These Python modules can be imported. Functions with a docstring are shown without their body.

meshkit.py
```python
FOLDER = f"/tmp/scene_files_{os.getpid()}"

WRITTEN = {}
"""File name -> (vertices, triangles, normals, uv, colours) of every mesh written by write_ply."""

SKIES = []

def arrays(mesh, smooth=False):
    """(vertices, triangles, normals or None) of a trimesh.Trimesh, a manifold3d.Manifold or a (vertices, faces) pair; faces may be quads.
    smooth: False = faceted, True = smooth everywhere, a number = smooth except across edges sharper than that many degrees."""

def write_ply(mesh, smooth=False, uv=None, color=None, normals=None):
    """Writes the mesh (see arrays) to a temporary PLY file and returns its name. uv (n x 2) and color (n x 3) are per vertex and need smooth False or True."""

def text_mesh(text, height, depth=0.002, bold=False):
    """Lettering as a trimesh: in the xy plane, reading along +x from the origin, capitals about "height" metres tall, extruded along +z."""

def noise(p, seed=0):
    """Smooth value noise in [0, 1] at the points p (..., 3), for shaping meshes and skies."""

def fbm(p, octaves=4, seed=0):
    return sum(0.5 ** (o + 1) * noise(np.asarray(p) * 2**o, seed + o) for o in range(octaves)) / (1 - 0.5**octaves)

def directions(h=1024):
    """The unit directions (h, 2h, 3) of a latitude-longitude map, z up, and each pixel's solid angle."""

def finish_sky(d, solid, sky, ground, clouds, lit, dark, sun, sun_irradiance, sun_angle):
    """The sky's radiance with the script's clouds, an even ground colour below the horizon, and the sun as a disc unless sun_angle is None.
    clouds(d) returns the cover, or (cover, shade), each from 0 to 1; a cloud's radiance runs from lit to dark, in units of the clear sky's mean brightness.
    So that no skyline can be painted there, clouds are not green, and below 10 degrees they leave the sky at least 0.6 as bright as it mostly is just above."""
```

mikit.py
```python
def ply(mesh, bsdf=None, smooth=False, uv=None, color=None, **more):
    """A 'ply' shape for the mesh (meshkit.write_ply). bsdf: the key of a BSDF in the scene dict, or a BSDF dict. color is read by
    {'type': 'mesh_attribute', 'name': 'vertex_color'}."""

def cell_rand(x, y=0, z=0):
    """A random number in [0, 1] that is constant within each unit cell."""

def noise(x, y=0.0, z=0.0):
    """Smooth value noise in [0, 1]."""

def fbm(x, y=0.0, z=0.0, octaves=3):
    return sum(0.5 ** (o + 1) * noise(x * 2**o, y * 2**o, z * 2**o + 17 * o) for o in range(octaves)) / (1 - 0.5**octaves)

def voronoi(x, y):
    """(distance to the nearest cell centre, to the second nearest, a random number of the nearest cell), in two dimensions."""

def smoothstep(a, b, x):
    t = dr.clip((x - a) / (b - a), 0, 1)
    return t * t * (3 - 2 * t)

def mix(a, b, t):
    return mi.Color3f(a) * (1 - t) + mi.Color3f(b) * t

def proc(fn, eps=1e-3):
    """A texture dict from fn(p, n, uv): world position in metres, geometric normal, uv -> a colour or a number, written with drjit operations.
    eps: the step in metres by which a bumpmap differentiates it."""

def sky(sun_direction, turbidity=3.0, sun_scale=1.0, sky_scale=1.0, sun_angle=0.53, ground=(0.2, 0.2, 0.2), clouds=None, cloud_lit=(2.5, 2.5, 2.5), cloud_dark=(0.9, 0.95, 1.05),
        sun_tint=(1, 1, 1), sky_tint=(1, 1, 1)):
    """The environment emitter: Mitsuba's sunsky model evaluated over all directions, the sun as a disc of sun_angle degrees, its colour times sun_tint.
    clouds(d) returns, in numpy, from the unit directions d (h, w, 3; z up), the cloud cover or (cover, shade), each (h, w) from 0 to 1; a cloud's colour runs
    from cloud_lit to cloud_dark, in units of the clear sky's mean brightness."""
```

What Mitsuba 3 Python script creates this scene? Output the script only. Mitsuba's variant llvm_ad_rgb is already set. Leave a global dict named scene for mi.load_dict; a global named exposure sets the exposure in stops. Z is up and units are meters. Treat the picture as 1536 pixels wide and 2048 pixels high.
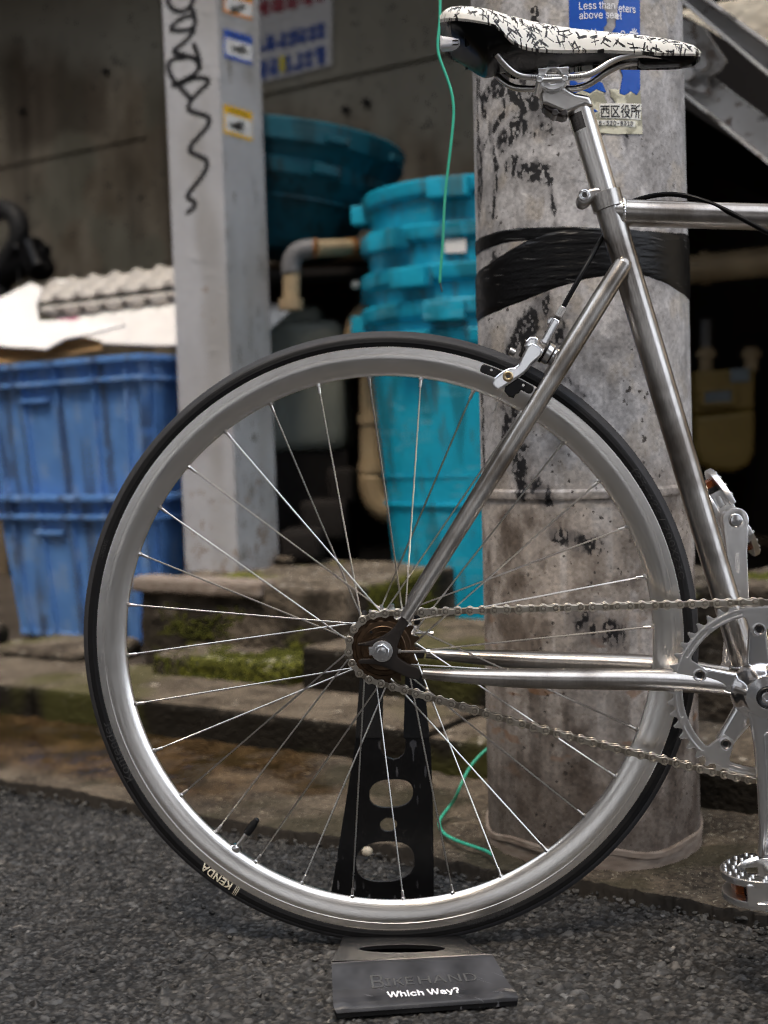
import math, numpy as np, trimesh, manifold3d, mapbox_earcut
import drjit as dr
import mitsuba as mi
import mikit, meshkit
from mikit import proc, noise, fbm, smoothstep, mix, cell_rand
from scipy.spatial import cKDTree
from scipy.interpolate import CubicSpline
from shapely.geometry import Polygon, LineString, Point, MultiPolygon, box as sbox
from shapely.ops import unary_union
from shapely import affinity

T = mi.ScalarTransform4f
rng = np.random.default_rng(11)
scene, labels = {}, {}

# ------------------------------------------------------------------ camera, sky, exposure
# World: metres, z up; x runs along the bicycle (its front at +x), the wheel's mid-plane is y = 0, the camera stands at -y.
CAM = np.array([.0967, -1.3452, .5559])
YAW, PITCH, ROLL, FOC = -.0703, -.0588, -.0313, 2500.0
FWD = np.array([math.sin(YAW) * math.cos(PITCH), math.cos(YAW) * math.cos(PITCH), math.sin(PITCH)])
_r = np.cross(FWD, [0, 0, 1.0]); _r /= np.linalg.norm(_r)
_u = np.cross(_r, FWD)
RGT = math.cos(ROLL) * _r + math.sin(ROLL) * _u
UPV = -math.sin(ROLL) * _r + math.cos(ROLL) * _u
scene['camera'] = {'type': 'thinlens', 'fov': 2 * math.degrees(math.atan(768 / FOC)), 'fov_axis': 'x', 'aperture_radius': .0056,
                   'focus_distance': 1.312, 'near_clip': .05, 'far_clip': 300.0,
                   'to_world': T().look_at(origin=CAM.tolist(), target=(CAM + FWD).tolist(), up=UPV.tolist())}
scene['sky'] = mikit.sky([-.15, -.45, .9], turbidity=4, sun_scale=.22, sun_angle=14, clouds=lambda d: 1.0, cloud_lit=(2.33, 2.48, 2.76))
exposure = 2.85


# ------------------------------------------------------------------ survey helpers: where the photograph's points lie in the place
def ray(x, y):
    return FWD + RGT * (x - 768) / FOC - UPV * (y - 1024) / FOC


def at(x, y, Y=0.0):                      # the point of the upright plane y = Y
    d = ray(x, y)
    return CAM + d * (Y - CAM[1]) / d[1]


def onz(x, y, z=0.0):
    d = ray(x, y)
    return CAM + d * (z - CAM[2]) / d[2]


ANG = math.radians(-28.4)                 # the kerb, the walls and the steel column follow this direction
US = np.array([math.cos(ANG), math.sin(ANG), 0]); NT = np.array([-math.sin(ANG), math.cos(ANG), 0]); ZZ = np.array([0, 0, 1.0])


def L(s, t, z):                           # street frame: s along the kerb, t away from the street
    return s * US + t * NT + z * ZZ


def onplane(x, y, nrm, k):
    d = ray(x, y)
    return CAM + d * (k - nrm @ CAM) / (nrm @ d)


def wt(x, y, t):                          # (s, z) on the wall-parallel plane t
    p = onplane(x, y, NT, t)
    return np.array([p @ US, p[2]])


def XZ(pts, Y):
    return [(at(x, y, Y)[0], at(x, y, Y)[2]) for x, y in pts]


# ------------------------------------------------------------------ mesh helpers
def cat(*ms):
    vs, fs, k = [], [], 0
    for v, f in ms:
        vs.append(np.asarray(v, float)); fs.append(np.asarray(f, int) + k); k += len(v)
    return np.vstack(vs), np.vstack(fs)


def quads(nr, nc, wrap_r=False, wrap_c=False):
    i, j = np.meshgrid(np.arange(nr if wrap_r else nr - 1), np.arange(nc if wrap_c else nc - 1), indexing='ij')
    a = i * nc + j; b = i * nc + (j + 1) % nc; c = ((i + 1) % nr) * nc + (j + 1) % nc; d = ((i + 1) % nr) * nc + j
    a, b, c, d = (q.ravel() for q in (a, b, c, d))
    return np.vstack([np.stack([a, b, c], 1), np.stack([a, c, d], 1)])


def spl(pts, n=24):
    p = np.asarray(pts, float)
    d = np.r_[0, np.cumsum(np.linalg.norm(np.diff(p, axis=0), axis=1))]
    return CubicSpline(d, p)(np.linspace(0, d[-1], n))


def tube(pts, r, n=14, caps=True, flat=None):
    p = np.asarray(pts, float)
    r = np.broadcast_to(np.asarray(r, float), (len(p),))
    t = np.gradient(p, axis=0); t /= np.linalg.norm(t, axis=1, keepdims=True) + 1e-12
    a = np.cross(t[0], [0, 0, 1.0] if abs(t[0][2]) < .9 else [1.0, 0, 0]); a /= np.linalg.norm(a)
    A = []
    for k in range(len(p)):
        a = a - t[k] * (a @ t[k]); a /= np.linalg.norm(a); A.append(a)
    A = np.array(A); B = np.cross(t, A)
    g = np.arange(n) * 2 * np.pi / n
    fb = 1.0 if flat is None else flat
    v = p[:, None] + r[:, None, None] * (np.cos(g)[None, :, None] * A[:, None] + fb * np.sin(g)[None, :, None] * B[:, None])
    v = v.reshape(-1, 3); f = quads(len(p), n, False, True)
    if caps:
        k = len(v); v = np.vstack([v, p[:1], p[-1:]])
        j = np.arange(n); e = (len(p) - 1) * n
        f = np.vstack([f, np.stack([np.full(n, k), (j + 1) % n, j], 1), np.stack([np.full(n, k + 1), e + j, e + (j + 1) % n], 1)])
    return v, f


def rod(a, b, r, n=14, bev=0.0):
    a, b = np.asarray(a, float), np.asarray(b, float)
    if bev:
        d = (b - a) / np.linalg.norm(b - a)
        return tube([a, a + d * bev * .3, a + d * bev, b - d * bev, b - d * bev * .3, b], [r - bev, r - bev * .3, r, r, r - bev * .3, r - bev], n)
    return tube([a, b], r, n)


def revolve(prof, n=64, closed=False, axis='y', c=(0, 0, 0), arc=None):
    """prof: (radius, height along the axis)."""
    prof = np.asarray(prof, float)
    g = np.linspace(0, 2 * np.pi, n, endpoint=False) if arc is None else np.linspace(arc[0], arc[1], n)
    R, H = prof[:, 0], prof[:, 1]
    ca, sa = np.cos(g)[:, None] * R, np.sin(g)[:, None] * R
    h = np.broadcast_to(H, ca.shape)
    v = np.stack([ca, h, sa], -1) if axis == 'y' else np.stack([ca, sa, h], -1)
    f = quads(n, len(prof), arc is None, closed)
    if axis == 'z': f = f[:, ::-1]
    return v.reshape(-1, 3) + np.asarray(c, float), f


def _ring(co, ccw):
    c = np.asarray(co, float)[:, :2]
    if np.allclose(c[0], c[-1]): c = c[:-1]
    keep = np.linalg.norm(c - np.roll(c, 1, 0), axis=1) > 1e-7
    c = c[keep]
    x, y = c.T
    if (np.sum(x * np.roll(y, -1) - np.roll(x, -1) * y) > 0) != ccw: c = c[::-1]
    return c


def _inset(c, d):
    e = np.roll(c, -1, 0) - c; e /= np.linalg.norm(e, axis=1, keepdims=True) + 1e-15
    nn = np.stack([-e[:, 1], e[:, 0]], 1)                     # inward for a ccw ring
    m = nn + np.roll(nn, 1, 0)
    k = 1 + np.sum(nn * np.roll(nn, 1, 0), 1)
    return c + d * m / np.maximum(k, .35)[:, None]


def extr(poly, c0, c1, bev=0.0, steps=2):
    """A flat shape (a, b) given depth along c, both rims rounded by bev."""
    out = []
    for g in getattr(poly, 'geoms', [poly]):
        if g.is_empty or g.geom_type != 'Polygon': continue
        rings = [_ring(g.exterior.coords, True)] + [_ring(h.coords, False) for h in g.interiors]
        if bev > 0:
            q = np.linspace(0, np.pi / 2, steps + 1)
            lay = [(bev * (1 - np.sin(a)), c0 + bev * (1 - np.cos(a))) for a in q] + [(bev * (1 - np.sin(a)), c1 - bev * (1 - np.cos(a))) for a in q[::-1]]
        else:
            lay = [(0, c0), (0, c1)]
        n = sum(map(len, rings)); ends = np.cumsum([len(r) for r in rings]).astype(np.uint32)
        vs = [np.c_[np.vstack([_inset(r, d) if d > 1e-9 else r for r in rings]), np.full(n, c)] for d, c in lay]
        fs = []
        for k in range(len(lay) - 1):
            s = 0
            for r in rings:
                j = np.arange(len(r)); a = k * n + s + j; b = k * n + s + (j + 1) % len(r)
                fs += [np.stack([a, b, b + n], 1), np.stack([a, b + n, a + n], 1)]; s += len(r)
        cap = mapbox_earcut.triangulate_float64(np.ascontiguousarray(vs[0][:, :2]), ends).reshape(-1, 3).astype(int)
        fs += [cap[:, ::-1], cap + (len(lay) - 1) * n]
        f = np.vstack(fs)
        m = trimesh.Trimesh(np.vstack(vs), f, process=False)
        if m.volume < 0: f = f[:, ::-1]
        out.append((np.vstack(vs), f))
    return cat(*out)


def toXZ(m):                              # (a, b, c) -> x = a, y = c, z = b
    v, f = m
    return v[:, [0, 2, 1]], f[:, ::-1]


def plateXZ(poly, y0, y1, bev=0.0, steps=2):
    return toXZ(extr(poly, y0, y1, bev, steps))


def toST(m, t0=0.0):                      # (a, b, c) -> s = a, z = b, t = t0 + c
    v, f = m
    return v[:, :1] * US + (v[:, 2:3] + t0) * NT + v[:, 1:2] * ZZ, f[:, ::-1]


def stv(m):                               # a mesh whose coordinates are (s, t, z)
    v, f = m
    return v[:, :1] * US + v[:, 1:2] * NT + v[:, 2:3] * ZZ, f


def bx(lo, hi, bev=0.0):
    lo, hi = np.minimum(lo, hi).astype(float), np.maximum(lo, hi).astype(float)
    return extr(sbox(lo[0], lo[1], hi[0], hi[1]), lo[2], hi[2], min(bev, .45 * min(hi - lo)) if bev else 0)


def roundbox(lo, hi, r, res, amp=0.0, freq=8.0, seed=0, squash=1.0):
    """A box with rounded, uneven edges, for stone, pulp and worn concrete."""
    lo, hi = np.asarray(lo, float), np.asarray(hi, float)
    vs, fs, k = [], [], 0
    for ax in range(3):
        o = [i for i in range(3) if i != ax]
        na, nb = (max(2, int((hi[i] - lo[i]) / res) + 2) for i in o)
        ga, gb = np.meshgrid(np.linspace(lo[o[0]], hi[o[0]], na), np.linspace(lo[o[1]], hi[o[1]], nb), indexing='ij')
        for side in (0, 1):
            v = np.zeros((na * nb, 3)); v[:, o[0]] = ga.ravel(); v[:, o[1]] = gb.ravel(); v[:, ax] = (lo, hi)[side][ax]
            f = quads(na, nb)
            if (side == 1) == (ax == 1): f = f[:, ::-1]
            vs.append(v); fs.append(f + k); k += len(v)
    v, f = np.vstack(vs), np.vstack(fs)
    r = min(r, .49 * (hi - lo).min())
    core = np.clip(v, lo + r, hi - r); d = v - core; ln = np.linalg.norm(d, axis=1, keepdims=True)
    nrm = d / np.maximum(ln, 1e-9); v = core + nrm * r
    if amp:
        h = meshkit.fbm(v * freq + 13.7 * seed, 4, seed) - .5 + .5 * (meshkit.fbm(v * freq * 5 + 3.1, 3, seed + 5) - .5)
        v = v + nrm * (amp * 2 * h)[:, None]
    m = trimesh.Trimesh(v, f, process=False); m.merge_vertices(digits_vertex=6)
    return np.array(m.vertices), np.array(m.faces)


def tri(m):
    return np.asarray(m.vertices), np.asarray(m.faces)


def shift(m, d):
    return m[0] + np.asarray(d, float), m[1]


def rot(m, axis, deg, c=(0, 0, 0)):
    R = trimesh.transformations.rotation_matrix(math.radians(deg), axis)[:3, :3]
    c = np.asarray(c, float)
    return (m[0] - c) @ R.T + c, m[1]


def arcpts(c, r, a0, a1, n=24):
    a = np.radians(np.linspace(a0, a1, n))
    return [(c[0] + r * math.cos(q), c[1] + r * math.sin(q)) for q in a]


def strokes(lines, w):
    return unary_union([LineString(l).buffer(w, cap_style=1, join_style=1, quad_segs=3) for l in lines])


# ------------------------------------------------------------------ entries of the scene
def free(key):
    if key not in scene and key not in labels and not any(k.startswith(key + '__') for k in scene): return key
    n = 1
    while True:
        k = f'{key}_{n:03d}'
        if k not in scene and k not in labels and not any(q.startswith(k + '__') for q in scene): return k
        n += 1


def put(name, mesh, mat, parent=None, smooth=35, label=None, cat_=None, group=None, kind=None, **kw):
    key = free(name if parent is None else parent + '__' + name)
    scene[key] = mikit.ply(trimesh.Trimesh(mesh[0], mesh[1], process=False), mat, smooth=smooth, **kw)
    tag(key, label, cat_, group, kind)
    return key


def again(name, src, parent, to_world):
    key = free(parent + '__' + name)
    scene[key] = {**scene[src], 'to_world': to_world}
    return key


def tag(key, label=None, cat_=None, group=None, kind=None):
    d = {k: v for k, v in (('label', label), ('category', cat_), ('group', group), ('kind', kind)) if v}
    if d: labels[key] = d


def thing(name, label, cat_, group=None):
    key = free(name); tag(key, label, cat_, group)
    return key


# ------------------------------------------------------------------ materials
def pr(color, rough=.5, metal=0.0, bump=None, bscale=.001, eps=1e-3, **kw):
    c = {'type': 'rgb', 'value': list(color)} if isinstance(color, (tuple, list)) else proc(color)
    rg = rough if isinstance(rough, float) else proc(rough)
    if metal == 0: kw.setdefault('specular', .15 if isinstance(rough, float) and rough >= .6 else .32)
    b = {'type': 'principled', 'base_color': c, 'roughness': rg, 'metallic': float(metal), **kw}
    if bump is not None:
        b = {'type': 'bumpmap', 'height': proc(bump, eps), 'inner': b, 'scale': bscale}
    return {'type': 'twosided', 'inner': b}


def C3(r, g, b): return mi.Color3f(r, g, b)


def steel_col(p, n, uv):
    m = fbm(p.x * 19, p.y * 19, p.z * 19, 4)
    f = noise(p.x * 900, p.y * 900, p.z * 120)
    return mix(C3(.235, .210, .188), C3(.50, .475, .448), smoothstep(.28, .62, m)) * (.88 + .24 * f)


def steel_rough(p, n, uv):
    return .20 + .15 * fbm(p.x * 40, p.y * 40, p.z * 40, 3)


def rim_bump(p, n, uv):
    r = dr.sqrt(p.x * p.x + dr.square(p.z - .336))
    return noise(r * 5200, p.y * 900) + .5 * noise(r * 1800, p.y * 400)


def rim_rough(p, n, uv):
    r = dr.sqrt(p.x * p.x + dr.square(p.z - .336))
    return .17 + .1 * noise(r * 1500, dr.atan2(p.z - .336, p.x) * 9) + .04 * noise(p.x * 60, p.z * 60)


M = {}
M['raw_steel'] = pr(steel_col, steel_rough, 1.0, bump=lambda p, n, uv: noise(p.x * 2600, p.y * 2600, p.z * 300), bscale=.000012, eps=2e-4)
M['brushed_post'] = pr((.76, .735, .70), .27, 1.0, bump=lambda p, n, uv: noise((p.x + .3 * p.z) * 3000, p.y * 3000, p.z * 60), bscale=.00001, eps=2e-4)
M['satin_rim'] = pr((.93, .90, .858), rim_rough, 1.0, bump=rim_bump, bscale=.0000025, eps=1e-4)
M['polished'] = pr((.92, .92, .93), .12, 1.0)
M['alloy'] = pr((.88, .875, .865), .22, 1.0)
M['anodised'] = pr((.82, .805, .79), .27, 1.0, bump=lambda p, n, uv: noise(dr.sqrt(dr.square(p.x - .389) + dr.square(p.z - .283)) * 4000), bscale=.000008, eps=1e-4)
M['stainless'] = pr((.74, .715, .68), .2, 1.0)
M['chain_steel'] = pr(lambda p, n, uv: mix(C3(.44, .385, .31), C3(.68, .635, .555), fbm(p.x * 160, p.y * 160, p.z * 160, 2)), .28, 1.0)
M['chain_inner'] = pr((.27, .235, .19), .32, 1.0)  # chain steel darkened for inner links: shade between plates put into the colour
M['dark_steel'] = pr((.12, .11, .105), .3, 1.0)
M['brown_steel'] = pr(lambda p, n, uv: mix(C3(.028, .018, .012), C3(.105, .064, .036), fbm(p.x * 130, p.y * 130, p.z * 130, 3)), .38, .85)
M['brass'] = pr((.55, .42, .24), .28, 1.0)
M['dropout_steel'] = pr((.060, .052, .048), .36, .9)


def tyre_col(p, n, uv):
    r = dr.sqrt(p.x * p.x + dr.square(p.z - .336))
    tr = smoothstep(.3270, .3274, r)
    d = fbm(p.x * 70, p.y * 70, p.z * 70, 3)
    return mix(C3(.005, .005, .0055), C3(.034, .0337, .036), tr) * (.8 + .4 * d)  # tread paler than the sidewall: dust, with sky sheen put into the colour


def tyre_bump(p, n, uv):
    r = dr.sqrt(p.x * p.x + dr.square(p.z - .336))
    tr = smoothstep(.3270, .3274, r)
    return tr * dr.sin(p.y * 6500) * .5 + .4 * noise(p.x * 900, p.y * 900, p.z * 900)


M['tyre_rubber'] = pr(tyre_col, .55, specular=.22, bump=tyre_bump, bscale=.00006, eps=2e-4)
M['rubber'] = pr((.012, .012, .0125), .6, specular=.2)
M['emboss'] = pr((.026, .026, .027), .42, specular=.35)
M['tyre_print'] = pr((.52, .47, .36), .5)
M['gloss_black'] = pr((.003, .003, .0034), .24, specular=.09)
M['black_plastic'] = pr((.007, .007, .0075), .38, specular=.3)
M['white_plastic'] = pr((.72, .72, .75), .3)


def stand_col(p, n, uv):
    sc = smoothstep(.80, .86, noise(p.x * 55, p.y * 900 + p.x * 300, p.z * 60)) * smoothstep(.5, .7, fbm(p.x * 25, p.y * 25, p.z * 10, 2))
    dust_sheen = fbm(p.x * 40, p.y * 40, p.z * 40, 3)
    up = dr.abs(n.z)
    return mix(C3(.0035, .0035, .004), C3(.105, .105, .114), dr.clip(up * .75 * dust_sheen + sc * .6, 0, 1))  # upward faces paler: dust, with glossy sky sheen put into the colour


M['stand_black'] = pr(stand_col, lambda p, n, uv: .20 + .24 * fbm(p.x * 35, p.y * 35, p.z * 35, 3), specular=.3)
M['white_ink'] = pr((.78, .78, .80), .5)
M['grey_ink'] = pr((.062, .062, .062), .4)
M['black_ink'] = pr((.006, .006, .007), .6, specular=.15)


def saddle_col(p, n, uv):
    S = .0132
    ink = mi.Float(0)
    for lay in (0, 1):
        x = uv.x / S + .5 * lay + 40; y = uv.y / S + .37 * lay + 40
        x = x + .5 * dr.floor(y)
        ix, iy = dr.floor(x), dr.floor(y)
        use = cell_rand(ix, iy, 91 + lay) < (1.0 if lay == 0 else .42)
        th = (cell_rand(ix, iy, 50 + lay) - .5) * 1.5
        fx, fy = x - ix - .5, y - iy - .5
        c, s = dr.cos(th), dr.sin(th)
        gx, gy = c * fx - s * fy, s * fx + c * fy
        for k in range(7):
            r0, r1, r2, r3 = (cell_rand(ix, iy, 7 * k + j + 100 * lay) for j in range(4))
            ang = dr.select(r0 < .46, 0.0, dr.select(r0 < .80, 1.5708, (r3 - .5) * 2.6 + .78))
            ox, oy = (r1 - .5) * .52, (r2 - .5) * .52
            half = .16 + .24 * r3
            ca, sa = dr.cos(ang), dr.sin(ang)
            lx = ca * (gx - ox) + sa * (gy - oy); ly = -sa * (gx - ox) + ca * (gy - oy)
            ly = ly + .25 * lx * lx * (r1 - .5)
            dx = dr.maximum(dr.abs(lx) - half, 0)
            d = dr.sqrt(dx * dx + ly * ly)
            w = .024 + .038 * r2 + .07 * (lx + half) * (r1 - .3)
            ink = dr.maximum(ink, dr.select(use & (cell_rand(ix, iy, 300 + k) < .85), 1 - smoothstep(w - .012, w + .012, d), 0))
    return mix(C3(.79, .765, .70), C3(.012, .0115, .0115), ink)


M['saddle_print'] = pr(saddle_col, .34)

# --- the pole
PC, PR = np.array([.249, .334]), .1415      # centre and radius at the ground


def polept(x, y, dr_=0.0):
    """(arc length, height) where the sight line meets the pole."""
    d = ray(x, y); o = CAM[:2] - PC; r = PR - .003 + dr_
    a = d[:2] @ d[:2]; b = 2 * o @ d[:2]; c = o @ o - r * r
    disc = b * b - 4 * a * c
    k = -b / (2 * a) if disc < 0 else (-b - math.sqrt(disc)) / (2 * a)
    p = CAM + d * k
    return math.atan2(p[0] - PC[0], -(p[1] - PC[1])) * PR, p[2]


def prad(z): return PR - .0053 * z


PAINT = []                                  # remains of black paint: capsules on the unrolled pole with a wear factor
for (x0, y0), (x1, y1), r, w in (((1040, 190), (1082, 236), 32, .40), ((1022, 332), (1078, 342), 20, .40), ((1085, 596), (1012, 756), 20, .22), ((1090, 606), (1132, 696), 20, .45), ((1018, 806), (1046, 985), 22, .50), ((1006, 150), (962, 205), 12, .45), ((1012, 222), (962, 300), 8, .40), ((950, 130), (957, 425), 15, .6), ((976, 250), (990, 335), 11, .7), ((1000, 150), (958, 200), 10, .6), ((1015, 195), (1085, 215), 26, .55), ((1060, 230), (1000, 285), 24, .62), ((985, 190), (1010, 185), 12, .35), ((1020, 330), (1070, 345), 16, .55),
                                 ((952, 160), (965, 230), 14, .6), ((960, 300), (958, 400), 12, .72), ((985, 430), (990, 330), 10, .8), ((1010, 160), (950, 210), 7, .55),
                                 ((1085, 600), (1030, 680), 22, .42), ((1030, 680), (1000, 760), 17, .5), ((1085, 610), (1120, 690), 20, .66), ((1000, 540), (985, 520), 18, .55),
                                 ((962, 760), (970, 960), 10, .55), ((1030, 800), (1010, 870), 20, .6), ((1045, 900), (1040, 985), 14, .66), ((1140, 760), (1165, 790), 14, .7),
                                 ((1068, 20), (1070, 40), 7, .5), ((1070, 970), (1095, 1000), 22, .66), ((1110, 1070), (1190, 1090), 24, .80), ((1160, 1240), (1230, 1270), 40, .84),
                                 ((1100, 360), (1110, 450), 8, .8), ((1180, 300), (1200, 330), 9, .8), ((1250, 250), (1255, 300), 8, .75)):
    a, b = polept(x0, y0), polept(x1, y1)
    PAINT.append((a[0], a[1], b[0], b[1], r * .00072, w))


def pole_col(p, n, uv):
    a = dr.atan2(p.x - float(PC[0]), -(p.y - float(PC[1]))) * PR; z = p.z
    big = fbm(a * 9 + 3, z * 6, 1.5, 4); mid = fbm(a * 45, z * 38, 7, 4); fine = fbm(a * 260, z * 260, 3, 3)
    vert = fbm(a * 70, z * 5, 2, 3)
    light = mix(C3(.215, .206, .204), C3(.455, .444, .446), smoothstep(.25, .7, .5 * mid + .5 * big))
    light = mix(light, C3(.38, .335, .28), .5 * smoothstep(.52, .68, fbm(a * 30 + 9, z * 24, 5, 4)))
    low = mix(C3(.135, .108, .089), C3(.42, .372, .332), smoothstep(.3, .62, .5 * mid + .35 * big + .15 * vert))
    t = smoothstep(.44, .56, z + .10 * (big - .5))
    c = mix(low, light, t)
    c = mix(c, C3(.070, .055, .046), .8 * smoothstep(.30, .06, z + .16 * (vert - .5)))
    c = mix(c, C3(.55, .53, .52), .45 * smoothstep(.60, .70, vert) * smoothstep(.42, .6, mid) * smoothstep(.12, .3, z))
    c = c * (.60 + .80 * fine)
    pit = noise(a * 240 + 11, z * 240, 4.5); reg = smoothstep(.46, .62, fbm(a * 14 + 4, z * 11 + 2, 8, 3))
    c = mix(c, C3(.03, .025, .022), .9 * smoothstep(.70, .78, pit) * (.22 + .78 * reg))
    c = mix(c, C3(.22, .10, .035), .55 * smoothstep(.68, .76, fbm(a * 24 + 31, z * 60, 2, 3)) * smoothstep(.36, .28, z) * smoothstep(.08, .2, z))
    ink = mi.Float(0)
    er = .34 * noise(a * 420 + 5, z * 300, 9) + .33 * noise(a * 150 + 3, z * 110, 4) + .33 * fbm(a * 50, z * 38, 6, 3)
    for (x0, z0, x1, z1, r, w) in PAINT:
        dx, dz = x1 - x0, z1 - z0
        k = dr.clip(((a - x0) * dx + (z - z0) * dz) / (dx * dx + dz * dz), 0, 1)
        d = dr.sqrt(dr.square(a - x0 - k * dx) + dr.square(z - z0 - k * dz)) + .012 * (mid - .5)
        ink = dr.maximum(ink, smoothstep(.0, .20, .55 * er + .45 * (1 - d / r) - (.195 + .25 * w)))
    soft = mi.Float(0)
    for (x0, z0, x1, z1, r, w) in PAINT:
        dx, dz = x1 - x0, z1 - z0
        k = dr.clip(((a - x0) * dx + (z - z0) * dz) / (dx * dx + dz * dz), 0, 1)
        d = dr.sqrt(dr.square(a - x0 - k * dx) + dr.square(z - z0 - k * dz)) + .02 * (mid - .5)
        soft = dr.maximum(soft, smoothstep(r * 1.5, 0, d))
    c = mix(c, C3(.09, .085, .09), .72 * soft * smoothstep(.28, .55, mid))
    ink = ink * (1 - smoothstep(.66, .74, noise(a * 310 + 2, z * 190, 5))) * (1 - .8 * smoothstep(.62, .70, noise(a * 120 + 7, z * 70, 1)))
    return mix(c, C3(.012, .012, .0135), .95 * ink)


M['pole_skin'] = pr(pole_col, .62, bump=lambda p, n, uv: fbm(p.x * 160, p.y * 160, p.z * 160, 3) + .6 * smoothstep(.3, .2, noise(p.x * 260, p.y * 260, p.z * 260)), bscale=.0005, eps=5e-4)
M['pole_rust'] = pr(lambda p, n, uv: mix(C3(.12, .085, .062), C3(.34, .29, .25), fbm(p.x * 60, p.y * 60, p.z * 160, 3)), .7)
M['tape'] = pr(lambda p, n, uv: mix(C3(.0035, .0035, .004), C3(.09, .09, .09), smoothstep(.80, .88, noise(p.x * 40, p.y * 40, p.z * 620 + p.x * 110)) * smoothstep(.45, .7, fbm(p.x * 30, p.y * 30, p.z * 30, 2))), .34, specular=.25,
              bump=lambda p, n, uv: fbm(p.x * 40, p.y * 40, p.z * 220, 3), bscale=.0016, eps=6e-4)
M['sign_blue'] = pr(lambda p, n, uv: mix(C3(.006, .062, .34), C3(.012, .085, .42), fbm(p.x * 60, p.y * 60, p.z * 60, 3)), .42)
M['sign_cream'] = pr(lambda p, n, uv: mix(C3(.30, .29, .22), C3(.60, .58, .46), smoothstep(.4, .6, fbm(p.x * 70, p.y * 70, p.z * 70, 3))), .6)
M['sign_white'] = pr((.68, .67, .62), .5)


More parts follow.
